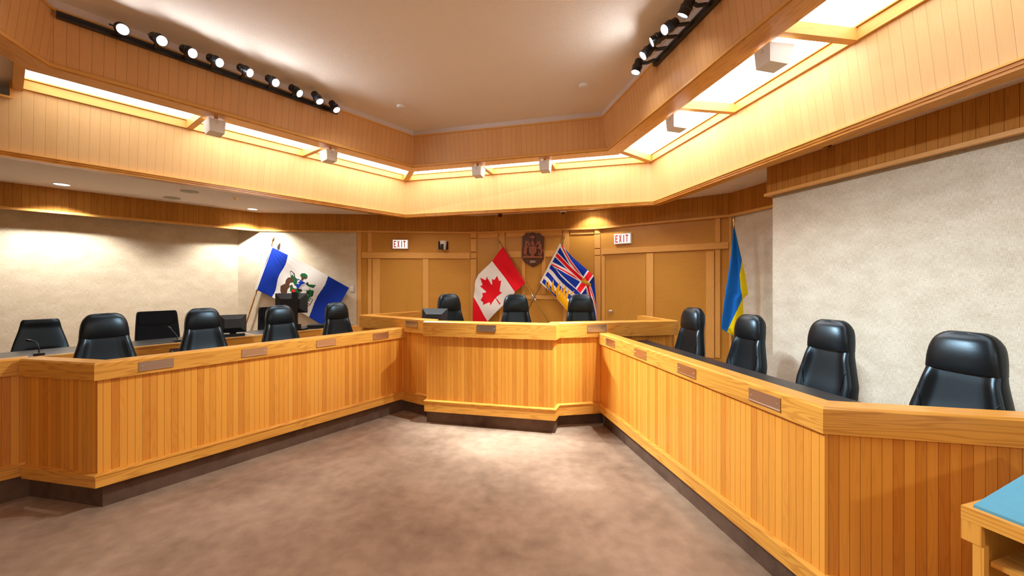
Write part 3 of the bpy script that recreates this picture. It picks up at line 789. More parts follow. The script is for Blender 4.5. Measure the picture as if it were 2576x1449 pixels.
def make_exec(label):
    root = thing('executive_chair', label, 'chair', group='black leather high back chairs')
    def fr(u, z):
        b = .030 + .038 * sm(.55, .85, abs(u)) * (1 - .5 * sm(.97, 1.06, z)) + .018 * math.exp(-((z - .66) / .13) ** 2)
        return b * (1 - .08 * sm(1.0, 1.06, z))
    back_mesh(.40, 1.062, hwx, fr, lambda u, z: .055, rows=26, px=.75, py=.42).build('backrest', M_leather, root, smooth=60)
    def fh(u, z):
        t = (z - 1.05) / .24
        return .035 + .052 * math.sin(PI * min(1, .18 + .66 * t)) ** .8 * (1 - .12 * u * u) * (1 - sm(.8, 1.0, t) * .5)
    zz = [1.048, 1.052] 
    hh = lambda z: hwx(z) + .003
    back_mesh(1.048, 1.29, hh, fh, lambda u, z: .06 * (1 - .6 * sm(1.2, 1.29, z)), rows=26, px=.72, py=.5).build('headrest', M_leather, root, smooth=60)
    for s_ in (-1, 1):
        pts = []
        for i in range(9):
            f = i / 8; u = 1.0 - .34 * f ** .8; z = .90 - .17 * f ** 1.7
            x = s_ * hwx(z) * u * .985
            y = .22 + .13 * (z - .5) - fr(u, z) * max(0, 1 - abs(u) ** (1 / .75 * 2)) ** (.5 * .42) * 1.0
            pts.append(Vector((x, y - .0015, z)))
        MB().tube(pts, .0022, 6).build('seam', M_leather, root, smooth=60)
    seat_mesh(root, .48, .27, M_leather); arms(root, .48, M_leather)
    pedestal(root, .48)
    return root
def place(root, px, ptop, depth, facing, label, base=.17, ht=1.29, first=False, hgt=None):
    """chair whose back stands at the given depth on its sight line"""
    X = (px - CX) / F; b = Vector((X * depth, depth))
    f = Vector(facing).normalized(); rz = math.atan2(f.x, -f.y)       # local -y is the front
    rot = Matrix.Rotation(rz, 2)
    back = rot @ Vector((0, .22 + .13 * .7))
    p = b - back
    if first: root.location = (p.x, p.y, base); root.rotation_euler = (0, 0, rz); root['label'] = label; return root
    return dup(root, (p.x, p.y, base), rz, label)
fL = -nLd; fR = -nRd
ex = make_exec('x')
place(ex, 263, 793, 4.2, fL, 'black leather high back chair nearest on the left, behind the desk corner', first=True)
place(ex, 510, 776, 5.0, fL, 'black leather high back chair second from the left behind the left desk', )
place(ex, 703, 770, 5.57, fL, 'black leather high back chair in front of the tall monitor', )
place(ex, 846, 762, 6.30, fL, 'black leather high back chair in front of the blue and white flag', )
cH = 1.29
place(ex, 1129, 740, 5.95, Vector((.62, -.78)), 'black leather high back chair turned sideways behind the centre desk monitor', base=.32)
place(ex, 1297.5, 739, 5.75, Vector((.1, -1)), 'black leather high back chair in front of the red and white flag', base=.32)
place(ex, 1461, 737, 5.7, Vector((-.12, -1)), 'black leather high back chair in front of the striped flag with crown', base=.32)
place(ex, 1745, 772, 4.78, fR, 'black leather high back chair at far end of the right desk', base=.19)
place(ex, 1889, 795, 4.25, fR, 'black leather high back chair just right of the hanging blue and yellow flag', base=.15)
place(ex, 2093, 804, 3.38, fR, 'black leather high back chair second from right before the burlap wall', base=.18)
place(ex, 2432, 833, 2.5, fR, 'largest black leather high back chair at the right edge', base=.19)

def make_mid(label):
    root = thing('office_chair', label, 'chair')
    HA = [(.42, .245), (.6, .262), (.7, .258), (.85, .225), (1.0, .185), (1.10, .167), (1.125, .160), (1.133, .150)]
    def fr(u, z): return .035 + .03 * math.exp(-((z - .60) / .09) ** 2) - .02 * math.exp(-((z - .72) / .03) ** 2) * (1 - sm(.3, .7, abs(u))) + .018 * sm(1.02, 1.1, z)
    back_mesh(.42, 1.133, lambda z: interp(HA, z), fr, lambda u, z: .04, rows=40, px=.7, py=.4).build('backrest', M_leather, root, smooth=60)
    seat_mesh(root, .48, .26, M_leather); arms(root, .48, M_blackpl); pedestal(root, .48); return root
def make_fab(label):
    root = thing('fabric_office_chair', label, 'chair', group='dark fabric chairs by the wall')
    HB = [(.42, .235), (.6, .26), (.8, .258), (1.0, .245), (1.12, .236), (1.16, .228), (1.175, .215)]
    def fr(u, z): return .04 + .012 * sm(.6, .9, abs(u)) - .01 * math.exp(-((z - .98) / .01) ** 2)
    back_mesh(.42, 1.175, lambda z: interp(HB, z), fr, lambda u, z: .04, rows=46, px=.55, py=.35).build('backrest', M_blackfab, root, smooth=60)
    pts = [Vector((.19 * math.copysign(1, x) if abs(x) > .19 else x, .22 + .13 * .5 - .052, .985 if abs(x) < .19 else 1.0)) for x in (-.19, -.1, 0, .1, .19)]
    MB().tube([(-.215, .236, 1.09), (-.21, .235, 1.01), (-.18, .228, .985), (0, .224, .98), (.18, .228, .985), (.21, .235, 1.01), (.215, .236, 1.09)], .004, 6).build('seam', M_blackfab, root, smooth=60)
    seat_mesh(root, .48, .26, M_blackfab); arms(root, .48, M_blackpl); pedestal(root, .48); return root
mc = make_mid('x'); place(mc, 102, 803, 5.2, fL, 'low black leather office chair with flat top at the left edge', first=True)
fc = make_fab('x'); place(fc, 395, 781, 6.05, fL, 'dark fabric office chair behind the gooseneck microphone', first=True)
place(fc, 688, 772, 7.05, Vector((.75, -.66)), 'dark fabric office chair mostly hidden behind the tall monitor')

# ------------------------------------------------------------------ counter equipment
CT = .17 + .8145
def on_counter(px, back_):
    X = (px - CX) / F; z = (oS + back_) / (nLd.x * X + nLd.y); return Vector((X * z, z, CT))
def microphone(px, back_, label, lean_px, neck):
    p = on_counter(px, back_); t = thing('gooseneck_microphone', label, 'microphone', p, 0, 'gooseneck microphones on the staff counter')
    MB().cbox((0, 0, .012), .11, .08, .024, R(-37)).build('base', M_blackmt, t)
    MB().tube(neck, .006, 8).build('gooseneck', M_blackmt, t, smooth=60)
    a = Vector(neck[-1]); d = (a - Vector(neck[-2])).normalized()
    MB().tube([a - d * .01, a + d * .005, a + d * .03, a + d * .045, a + d * .05], [.007, .012, .013, .009, .003], 10).build('capsule', M_blackpl, t, smooth=60)
microphone(98, .12, 'curved gooseneck microphone at the left end of the staff counter', 0, [(0, 0, .02), (0, 0, .07), (-.008, -.004, .115), (-.03, -.01, .15), (-.06, -.02, .158)])
microphone(446, .15, 'slanted gooseneck microphone in front of the dark fabric chair', 0, [(0, 0, .02), (0, 0, .07), (-.025, .0, .10), (-.085, -.0, .165)])
def monitor(px, back_, label, wd, ht, zc, rz, tilt, base=True):
    p = on_counter(px, back_); t = thing('computer_monitor', label, 'monitor', p, rz)
    tm = Matrix.Translation((0, 0, zc)) @ Matrix.Rotation(tilt, 4, 'X')
    def bx(m, x0, x1, y0, y1, z0, z1):
        q = lambda x, y, z: tm @ Vector((x, y, z)); o_ = q(x0, y0, z0)
        m.box(o_, q(x1, y0, z0) - o_, q(x0, y1, z0) - o_, q(x0, y0, z1) - o_)
    # the back faces local -y (towards the room)
    m = MB(); bx(m, -wd / 2, wd / 2, 0, .02, -ht / 2, ht / 2)
    q = lambda x, y, z: tm @ Vector((x, y, z))
    a = [q(-wd / 2, 0, -ht / 2), q(wd / 2, 0, -ht / 2), q(wd / 2, 0, ht / 2), q(-wd / 2, 0, ht / 2)]
    b = [q(-wd * .3, -.05, -ht * .28), q(wd * .3, -.05, -ht * .28), q(wd * .3, -.05, ht * .22), q(-wd * .3, -.05, ht * .22)]
    for i in range(4): m.face([a[i], a[(i + 1) % 4], b[(i + 1) % 4], b[i]])
    m.face(b); m.build('housing', M_blackpl, t)
    m = MB(); bx(m, -wd / 2 + .012, wd / 2 - .012, .021, .022, -ht / 2 + .012, ht / 2 - .012); m.build('screen', M_screen, t)
    return t
t = monitor(586, .28, 'tilted black monitor beside the flag pole on the staff counter', .34, .27, .175, R(34), R(-14))
m = MB(); m.cbox((0, .02, .012), .30, .2, .024); m.cbox((0, .02, .06), .08, .05, .09); m.build('stand', M_blackpl, t)
t = monitor(733, .3, 'tall black monitor raised on a post before the blue and white flag', .50, .33, .445, R(10), 0)
m = MB(); m.cbox((.07, -.045, .33), .085, .04, .60); m.build('post', M_blackpl, t)
m = MB(); m.cbox((.07, -.02, .012), .34, .24, .024); m.cbox((.14, -.1, .05), .07, .07, .1); m.build('stand', M_blackpl, t)
p = on_counter(808, .25); t = thing('black_case', 'flat black case on the staff counter, left of a leather chair', 'case', p, R(20))
MB().cbox((0, 0, .025), .42, .26, .05).build('body', M_blackpl, t)
# centre desk monitor (back seen from the room)
pm = Vector(((1093 - CX) / F * 5.55, 5.55, 1.035))
t = thing('computer_monitor', 'black monitor behind the left wing of the centre desk', 'monitor', pm, R(-3))
hb = MB(); wd, ht, zc = .36, .30, .235
tm = Matrix.Translation((0, 0, zc)) @ Matrix.Rotation(R(-12), 4, 'X')
q = lambda x, y, z: tm @ Vector((x, y, z))
o_ = q(-wd / 2, 0, -ht / 2); hb.box(o_, q(wd / 2, 0, -ht / 2) - o_, q(-wd / 2, .02, -ht / 2) - o_, q(-wd / 2, 0, ht / 2) - o_)
a = [q(-wd / 2, 0, -ht / 2), q(wd / 2, 0, -ht / 2), q(wd / 2, 0, ht / 2), q(-wd / 2, 0, ht / 2)]
b = [q(-wd * .3, -.05, -ht * .3), q(wd * .3, -.05, -ht * .3), q(wd * .3, -.05, ht * .2), q(-wd * .3, -.05, ht * .2)]
for i in range(4): hb.face([a[i], a[(i + 1) % 4], b[(i + 1) % 4], b[i]])
hb.face(b); hb.build('housing', M_blackpl, t)
m = MB(); m.cbox((0, .03, .0125), .24, .18, .025); m.cbox((0, .03, .1), .07, .04, .16); m.build('stand', M_blackpl, t)

# ------------------------------------------------------------------ exit signs, plaque, camera, switch
LET = {'E': [[(0, 0), (0, 1), (.9, 1), (.9, .83), (.28, .83), (.28, .59), (.75, .59), (.75, .43), (.28, .43), (.28, .17), (.9, .17), (.9, 0)]],
       'X': [[(0, 0), (.34, .5), (.03, 1), (.33, 1), (.5, .68), (.67, 1), (.97, 1), (.66, .5), (1, 0), (.7, 0), (.5, .33), (.3, 0)]],
       'I': [[(.32, 0), (.32, 1), (.62, 1), (.62, 0)]],
       'T': [[(.36, 0), (.36, .83), (.04, .83), (.04, 1), (.96, 1), (.96, .83), (.64, .83), (.64, 0)]]}
def exit_sign(W_, px0, px1, pyt, pyb, label):
    th = .055; t0, t1, zb, zt = wallbox(W_, px0, px1, pyt, pyb, .002, th)
    p = W_.p((t0 + t1) / 2, zb, .002); root = thing('exit_sign', label, 'sign', p)
    def add(m, nm, mat):
        o = m.build(nm, mat, root); o.location = (-p.x, -p.y, -p.z); return o
    add(wbox(W_, t0, t1, zb, zt, .002, th - .006), 'housing', M_white)
    W2, H2 = t1 - t0, zt - zb
    add(wbox(W_, t0 + W2 * .045, t1 - W2 * .045, zb + H2 * .07, zt - H2 * .07, th - .004, .006), 'face', M_signface)
    x = t0 + W2 * .1; lw = W2 * .16
    for ch, adv in zip('EXIT', (1.3, 1.3, 1.12, 1.2)):
        m = MB()
        for poly in LET[ch]:
            m.prism([W_.p(x + c[0] * lw, zb + H2 * (.15 + .7 * c[1]), th + .002) for c in poly], (W_.n.x * .004, W_.n.y * .004, 0))
        add(m, 'letter', M_red); x += lw * adv
exit_sign(wallBL, 987, 1026.3, 602.5, 626, 'lit exit sign with red letters left of the red and white flag')
exit_sign(wallBR, 1544, 1587, 587, 613.5, 'lit exit sign with red letters above the right door')
# camera in a wall niche
t0, t1, zb, zt = wallbox(wallBL, 1100, 1130.5, 604, 632, 0, .012)
p = wallBL.p((t0 + t1) / 2, zb, 0); root = thing('wall_camera', 'white camera in a square opening right of the left exit sign', 'camera', p)
def addw(m, nm, mat, root, p, smooth=None):
    o = m.build(nm, mat, root, smooth=smooth); o.location = (-p.x, -p.y, -p.z); return o
addw(wbox(wallBL, t0, t1, zb, zt, .0, .01), 'frame', M_panel, root, p)
a0, a1, b0, b1 = wallbox(wallBL, 1102.7, 1127.6, 607.3, 628, 0, .012)
addw(wbox(wallBL, a0, a1, b0, b1, .0105, .003), 'niche', M_dark, root, p)  # flat dark sheet painting in the shade of the opening
a0, a1, b0, b1 = wallbox(wallBL, 1107, 1123.5, 606, 628.5, 0, .05)
cm = Matrix.Translation(wallBL.p((a0 + a1) / 2, b0, .055)); rr_ = (a1 - a0) / 2; hh_ = b1 - b0
addw(MB().lathe([(rr_ * .55, 0), (rr_ * .78, hh_ * .1), (rr_ * .9, hh_ * .5), (rr_, hh_ * .8), (rr_, hh_)], cm, 24), 'body', M_white, root, p, 40)
addw(wbox(wallBL, a0 + rr_ * .25, a0 + rr_ * 1.15, b0 - .005, b0 + hh_ * .62, .07, rr_ * .8), 'lens', M_blackpl, root, p)
# switch
t0, t1, zb, zt = wallbox(wallBL, 879.7, 889.7, 719, 734.5, 0, .012)
p = wallBL.p(t0, zb, 0); root = thing('light_switch', 'white wall switch beside the fly end of the blue flag', 'switch', p)
addw(wbox(wallBL, t0, t1, zb, zt, .0, .008), 'cover', M_offwhite, root, p)
W2, H2 = t1 - t0, zt - zb
for f0 in (.12, .54): addw(wbox(wallBL, t0 + W2 * .25, t1 - W2 * .25, zb + H2 * f0, zb + H2 * (f0 + .34), .008, .006), 'rocker', M_white, root, p)
# carved shield: picture square of the crop 1290..1390 x 570..690
def cropp(cx_, cy_): return 1290 + cx_ / 12.08, 570 + cy_ / 12.08
def shp(pts, offv): return [wallBC.pp(*cropp(*c), offv) for c in pts]
p = wallBC.pp(*cropp(615, 1225), 0); root = thing('carved_plaque', 'dark walnut shield with a carved coat of arms between the flags', 'plaque', p)
n3 = Vector((wallBC.n.x, wallBC.n.y, 0))
sh = [(615, 178), (560, 195), (500, 205), (415, 200), (375, 260), (295, 310), (302, 360), (302, 600), (290, 720), (285, 900), (305, 1000), (370, 1090), (500, 1165), (615, 1225), (740, 1160), (880, 1080), (940, 990), (950, 880), (940, 720), (945, 560), (945, 350), (955, 310), (870, 255), (820, 200), (740, 210), (680, 195)]
addw(MB().prism(shp(sh, .02), n3 * .03, grain=(0, 0, 1)), 'shield', M_walnut, root, p)
def relief(pts, nm, d=.022, base=.05, mat=M_carve):
    return addw(MB().prism(shp(pts, base), n3 * d), nm, mat, root, p)
circ = lambda x, y, rx, ry, n=16, a0=0: [(x + rx * math.cos(a0 + 2 * PI * k / n), y + ry * math.sin(a0 + 2 * PI * k / n)) for k in range(n)]
relief([(500, 605), (725, 605), (730, 760), (690, 830), (612, 875), (530, 830), (500, 740)], 'carved_shield', .03)
for x in (572, 650): relief(circ(x, 655, 22, 22, 12), 'carved_boss', .008, .08)
relief([(505, 755), (728, 750), (728, 775), (508, 780)], 'carved_bar', .006, .08)
relief([(525, 320), (560, 285), (610, 272), (660, 285), (682, 325), (665, 355), (600, 365), (540, 355)], 'carved_tree', .025)
relief([(590, 360), (618, 360), (622, 430), (655, 430), (655, 442), (555, 442), (555, 430), (588, 430)], 'carved_trunk', .018)
relief([(555, 500), (585, 455), (640, 455), (668, 500), (655, 560), (690, 600), (565, 600), (600, 560)], 'carved_helm', .03)
relief([(480, 540), (520, 515), (570, 560), (500, 590), (455, 560)], 'carved_mantle', .016); relief([(670, 545), (730, 515), (780, 555), (725, 590)], 'carved_mantle', .016)
relief([(390, 440), (455, 430), (460, 500), (440, 555), (490, 620), (490, 650), (450, 640), (445, 720), (440, 780), (410, 850), (345, 850), (335, 780), (350, 690), (368, 610), (380, 540)], 'carved_bear', .028)
relief([(420, 790), (440, 790), (445, 880), (405, 880)], 'carved_leg', .02)
relief([(790, 450), (840, 430), (850, 510), (885, 560), (880, 660), (905, 760), (890, 850), (830, 885), (780, 840), (785, 770), (815, 790), (815, 840), (850, 820), (850, 740), (820, 680), (740, 680), (745, 650), (800, 600), (790, 530)], 'carved_serpent', .026)
relief([(905, 670), (935, 690), (935, 750), (915, 770), (905, 720)], 'carved_fin', .012)
relief([(760, 470), (790, 440), (800, 500), (740, 560), (700, 540)], 'carved_wing', .016); relief([(470, 440), (500, 450), (520, 520), (480, 545), (440, 500)], 'carved_wing', .016)
relief([(320, 900), (390, 880), (560, 905), (570, 860), (655, 860), (665, 905), (900, 885), (905, 965), (860, 970), (840, 955), (380, 955), (345, 975), (318, 960)], 'carved_ribbon', .02)
relief([(525, 1030), (690, 1028), (690, 1098), (525, 1100)], 'name_tag', .004, .05, M_plate)

# ------------------------------------------------------------------ flags
def inpoly(px, py, poly):
    r = np.zeros(px.shape, bool); n = len(poly); j = n - 1
    for i in range(n):
        xi, yi = poly[i]; xj, yj = poly[j]
        c = ((yi > py) != (yj > py)) & (px < (xj - xi) * (py - yi) / (yj - yi + 1e-12) + xi); r ^= c; j = i
    return r
def polyl(tab, u):
    us = [a for a, _ in tab]
    return np.interp(u, us, [b[0] for _, b in tab]), np.interp(u, us, [b[1] for _, b in tab])
def flag_mesh(name, root, p0, pos, colour, nu=220, nv=150):
    """pos(u,v) -> xyz arrays ; colour(u,v) -> rgb array"""
    U, V = np.meshgrid(np.linspace(0, 1, nu + 1), np.linspace(0, 1, nv + 1), indexing='ij')
    P = pos(U, V)
    verts = P.reshape(-1, 3) - np.array(p0)
    i, j = np.meshgrid(np.arange(nu), np.arange(nv), indexing='ij'); k = (i * (nv + 1) + j).ravel()
    faces = np.stack([k, k + (nv + 1), k + (nv + 1) + 1, k + 1], 1)
    me = bpy.data.meshes.new(name); me.from_pydata(verts.tolist(), [], faces.tolist())
    uc = (i.ravel() + .5) / nu; vc = (j.ravel() + .5) / nv
    col = colour(uc, vc); ca = me.color_attributes.new('dye', 'FLOAT_COLOR', 'CORNER')
    c4 = np.concatenate([np.repeat(col, 4, 0), np.ones((len(col) * 4, 1))], 1).astype(np.float32)
    ca.data.foreach_set('color', c4.ravel())
    me.polygons.foreach_set('use_smooth', [True] * len(me.polygons)); me.materials.append(M_cloth); me.update()
    o = bpy.data.objects.new(name, me); COL.objects.link(o); o.parent = root
    sol = o.modifiers.new('thickness', 'SOLIDIFY'); sol.thickness = .0015
    return o
def wall_pos(W_, X, Y, OFF):
    """picture curve points carried onto the wall plane, then moved off by OFF metres"""
    Xn = (X - CX) / F; A = W_.A
    base = .10
    Ax, Ay = A.x + W_.n.x * base, A.y + W_.n.y * base
    t = (Xn * Ay - Ax) / (W_.d.x - Xn * W_.d.y); y = Ay + W_.d.y * t; x = Ax + W_.d.x * t; z = HC + (CY - Y) / F * y
    return np.stack([x + W_.n.x * OFF, y + W_.n.y * OFF, z], -1)
RED, WHT, BLU, YEL = (.72, .006, .016), (.80, .79, .76), (.003, .032, .36), (.86, .42, .0)
def cset(n, c): return np.tile(np.array(c, float), (n, 1))
def finial(m, a, d, s=1.0):
    M_ = axis_matrix(Vector(a), d); m.lathe([(.010 * s, 0), (.017 * s, .008 * s), (.010 * s, .02 * s), (.012 * s, .05 * s), (.008 * s, .06 * s), (.022 * s, .10 * s), (.015 * s, .14 * s), (.004 * s, .19 * s), (0, .2 * s)], M_, 12)
def pole(root, p0, a, b, r, mat, name='pole', fin=None):
    a, b = Vector(a), Vector(b); d = (b - a).normalized()
    o = MB().tube([a - Vector(p0), b - Vector(p0)], r, 12).build(name, mat, root, smooth=50)
    m = MB(); finial(m, b - Vector(p0), d); m.build('finial', fin or M_brass, root, smooth=40)
# --- blue and white flag with crest, pole leaning at the left
W_ = wallBL
top = W_.pp(683.7, 616, .10); q_ = W_.pp(613, 833, .10); dd = (q_ - top).normalized(); foot = top + dd * ((top.z - .175) / -dd.z)
p0 = tuple(foot); root = thing('flag_on_pole', 'blue and white flag with a crest on a leaning wooden pole', 'flag', p0)
pole(root, p0, foot, top, .014, M_polew)
TLf, TRf, BLf, BRf = np.array((684, 621.5)), np.array((878, 724)), np.array((645.5, 728.5)), np.array((822, 824))
def bil(u, v):
    sag = 10 * np.sin(np.pi * u) * (v)
    T = TLf[None] * (1 - u[..., None].reshape(-1, 1)) + TRf[None] * u.reshape(-1, 1)
    B = BLf[None] * (1 - u.reshape(-1, 1)) + BRf[None] * u.reshape(-1, 1)
    Q = T * (1 - v.reshape(-1, 1)) + B * v.reshape(-1, 1)
    Q[:, 1] += (5.0 * np.sin(np.pi * u) * (1 - .0 * v)).ravel() * -.6
    return Q
def pos1(U, V):
    Q = bil(U.ravel(), V.ravel()); u, v = U.ravel(), V.ravel()
    offr = .012 + .016 * np.sin(9 * (u * 1.2 + v * .35)) * np.minimum(1, u * 4) + .012 * np.sin(26 * (v * .5 - u * .3) + 2) * u * (1 - u) * 2 + .004 * np.sin(26 * np.arctan2(v + .02, u + .05)) * np.exp(-u * 6)
    return wall_pos(wallBL, Q[:, 0], Q[:, 1], offr).reshape(*U.shape, 3)
# crest patches given in the crop frame of the photo, carried back to cloth coordinates
def inv_bil(pts):
    out = []
    for cx_, cy_ in pts:
        t_ = np.array((560 + cx_ / 5.175, 580 + cy_ / 5.175)); u = v = .5
        for _ in range(30):
            f = bil(np.array([u]), np.array([v]))[0] - t_; e = 1e-4
            J = np.stack([(bil(np.array([u + e]), np.array([v]))[0] - f - t_) / e, (bil(np.array([u]), np.array([v + e]))[0] - f - t_) / e], 1)
            s_ = np.linalg.solve(J, f); u -= s_[0]; v -= s_[1]
        out.append((u, v))
    return out
GRN, BRN, BLK, GRY = (.008, .13, .035), (.10, .045, .025), (.012, .012, .012), (.45, .45, .42)
cr_ = [(BLK, [(875, 530), (895, 520), (935, 560), (945, 610), (985, 640), (985, 690), (930, 700), (900, 640), (885, 600)]), (WHT, [(883, 535), (897, 533), (925, 570), (930, 600), (900, 600), (888, 580)]),
       (GRN, [(895, 580), (905, 570), (945, 620), (985, 645), (965, 665), (970, 720), (940, 720), (905, 640)]),
       (BRN, [(755, 720), (815, 690), (825, 640), (850, 612), (905, 608), (920, 640), (915, 680), (880, 680), (870, 720), (905, 700), (925, 740), (880, 730), (850, 770), (835, 850), (790, 850), (765, 830), (750, 780)]),
       (BLK, [(700, 850), (700, 830), (740, 812), (765, 830), (780, 852), (735, 840)]),
       (WHT, [(712, 845), (722, 828), (742, 822), (756, 834), (740, 836)]),
       (BLU, [(985, 625), (1090, 685), (1050, 700), (1050, 745), (980, 755), (955, 720)]), (WHT, [(970, 655), (1000, 640), (1010, 660), (975, 680)]), (WHT, [(965, 678), (1002, 690), (1000, 696), (965, 690)]),
       (BRN, [(1030, 600), (1075, 615), (1050, 655), (1025, 650)]), (GRN, [(1012, 580), (1030, 557), (1075, 555), (1110, 585), (1110, 620), (1085, 635), (1060, 615), (1015, 595)]), (BRN, [(1020, 590), (1065, 605), (1105, 605), (1095, 635), (1060, 632), (1025, 608)]),
       (GRN, [(880, 720), (1000, 780), (1050, 840), (1050, 870), (930, 870), (870, 830), (885, 780)]), (WHT, [(870, 790), (905, 800), (895, 845), (865, 840)]), ((.70, .01, .01), circ(930, 783, 24, 20, 14)),
       (BLK, [(960, 745), (1040, 770), (1040, 800), (985, 790)]), (GRY, [(1000, 740), (1040, 700), (1110, 700), (1160, 740), (1150, 770), (1100, 790), (1030, 770)]), (WHT, [(1030, 745), (1090, 710), (1150, 745), (1120, 775), (1050, 770)]),
       (BLK, [(1085, 690), (1120, 670), (1130, 700), (1225, 710), (1190, 750), (1120, 725)]), (GRN, [(1110, 685), (1135, 705), (1215, 715), (1185, 740), (1125, 720)]),
       (GRN, [(1090, 785), (1150, 770), (1185, 780), (1180, 830), (1140, 870), (1120, 920), (1085, 970), (1085, 880), (1120, 840)]), (BLK, [(1100, 800), (1140, 790), (1120, 830), (1080, 830)]),
       (BLK, [(1180, 775), (1195, 790), (1180, 850), (1140, 880), (1165, 885), (1180, 895), (1150, 960), (1100, 1000), (1085, 985), (1125, 930), (1145, 870), (1175, 830)]), (WHT, [(1150, 890), (1172, 893), (1145, 950), (1105, 985), (1125, 935)])]
cr_ = [(c, inv_bil(pl_)) for c, pl_ in cr_]
def col1(u, v):
    c = cset(len(u), WHT); b1 = .215 + .012 * np.sin(v * 9); b2 = .735 + .01 * np.sin(v * 8)
    c[(u < b1) | (u > b2)] = BLU; c[u < .012] = WHT
    for k, pl_ in cr_: c[inpoly(u, v, pl_)] = k
    return c
flag_mesh('cloth', root, p0, pos1, col1, 260, 170)
a, b = W_.pp(643, 731, .102), W_.pp(683.5, 619, .102)
MB().tube([a - foot, b - foot], .019, 10).build('hoist_sleeve', M_rope, root, smooth=50)
# cord
cd = [W_.pp(643 - .4 * k, 728 + 9 * k, .115) - foot for k in range(6)]
MB().tube(cd, .003, 6).build('cord', M_rope, root, smooth=50)

# --- red and white flag with leaf
W_ = wallBC
def crossed(a_px, b_px, label, T, B, colour, ripple, base=.10, hoist=None, hmat=None):
    top = W_.pp(*a_px, base); bot = W_.pp(*b_px, base); d = (bot - top).normalized(); foot = top + d * ((top.z - .325) / -d.z)
    p0 = tuple(foot); root = thing('flag_on_pole', label, 'flag', p0)
    pole(root, p0, foot, top, .012, M_bronze, fin=M_bronze)
    def pos(U, V):
        u, v = U.ravel(), V.ravel(); tx, ty = polyl(T, u); bx_, by = polyl(B, u)
        X, Y = tx * (1 - v) + bx_ * v, ty * (1 - v) + by * v
        return wall_pos(W_, X, Y, ripple(u, v) + (base - .10)).reshape(*U.shape, 3)
    flag_mesh('cloth', root, p0, pos, colour, 280, 180)
    if hoist:
        MB().tube([W_.pp(*hoist[0], base) - foot, W_.pp(*hoist[1], base) - foot], .02, 10).build('hoist_sleeve', hmat or M_rope, root, smooth=50)
    return root, foot
half = [(-90, 2030), (-45, 1167), (-85, 1085), (-156, 1069), (-1015, 1220), (-899, 900), (-919, 827), (-1860, 65), (-1648, -34), (-1614, -113), (-1800, -685), (-1258, -570), (-1185, -608), (-1080, -855), (-657, -401), (-546, -458), (-750, -1510), (-423, -1321), (-332, -1348), (0, -2000)]
leaf = [(.5 + x / 9600, .5 + y / 4800) for x, y in half] + [(.5 - x / 9600, .5 + y / 4800) for x, y in half[::-1]]
def colR(u, v):
    c = cset(len(u), WHT); c[(u < .25) | (u > .75)] = RED; c[inpoly(u, v, leaf)] = RED; return c
Tc = [(0, (1265, 622)), (.25, (1239.5, 657)), (.5, (1205, 692)), (.58, (1199, 706)), (.75, (1193.5, 747)), (1, (1190, 806))]
Bc = [(0, (1320, 713)), (.25, (1298, 735)), (.5, (1264, 771)), (.75, (1227.5, 808)), (1, (1216, 860))]
rt, ft = crossed((1263, 620), (1380, 808.6), 'red and white maple leaf flag on the left crossed brass pole', Tc, Bc, colR,
        lambda u, v: .03 + np.minimum(1, u * 6) * (.022 * np.sin(7 * v + 3 * u) * (1 - .4 * u) + .014 * np.sin(17 * u + 4 * v)) + .035 * np.exp(-((u - .62) / .06) ** 2) * (1 - v) + .006 * np.sin(30 * v) * np.exp(-u * 14), hoist=((1264.5, 622.5), (1320, 713)), hmat=plain('red_hoist', (.60, .006, .014), .75))
# --- striped flag with crown and sun
Tb = [(0, (1410.5, 613)), (.25, (1442, 648)), (.5, (1488, 687)), (.54, (1494.5, 693)), (.75, (1499, 742)), (1, (1503, 812))]
Bb_ = [(0, (1360.5, 711)), (.25, (1386, 733)), (.5, (1427, 778)), (.56, (1437, 788)), (.75, (1462, 830)), (1, (1490, 880))]
_U, _V = np.meshgrid(np.linspace(0, 1, 401), np.linspace(0, 1, 201), indexing='ij')
_tx, _ty = polyl(Tb, _U.ravel()); _bx, _by = polyl(Bb_, _U.ravel()); _v = _V.ravel()
_GX, _GY = _tx * (1 - _v) + _bx * _v, _ty * (1 - _v) + _by * _v
def inv_b(pts):
    out = []
    for cx_, cy_ in pts:
        q = int(np.argmin((_GX - 1150 - cx_ / 5.5725) ** 2 + (_GY - 560 - cy_ / 5.5725) ** 2)); out.append((_U.ravel()[q], _v[q]))
    return out
RAYS = [inv_b(p) for p in ([(1252, 872), (1255, 840), (1263, 818), (1272, 860), (1278, 897)], [(1282, 902), (1288, 850), (1298, 803), (1310, 880), (1328, 955)], [(1333, 960), (1338, 880), (1361, 792), (1368, 880), (1390, 1008)],
        [(1390, 1005), (1402, 920), (1448, 822), (1445, 920), (1432, 1028)], [(1434, 1028), (1450, 950), (1483, 878), (1480, 960), (1467, 1042)], [(1468, 1040), (1482, 985), (1498, 920), (1538, 887), (1527, 950), (1510, 1065)],
        [(1510, 1065), (1528, 990), (1581, 923), (1567, 1000), (1548, 1090)], [(1585, 1010), (1620, 968), (1665, 945), (1640, 978), (1612, 1005)])]
DISC = inv_b([(1398, 1008), (1432, 1022), (1467, 1038), (1512, 1060), (1552, 1090), (1640, 1160), (1640, 1330), (1545, 1222), (1460, 1112), (1405, 1068)])
CROWN = inv_b([(1744, 832), (1766, 776), (1782, 812), (1797, 785), (1815, 788), (1822, 818), (1842, 815), (1850, 845), (1868, 842), (1888, 868), (1866, 903), (1800, 862)])
CRD = inv_b([(1756, 822), (1800, 848), (1868, 880), (1865, 888), (1800, 857), (1754, 830)])
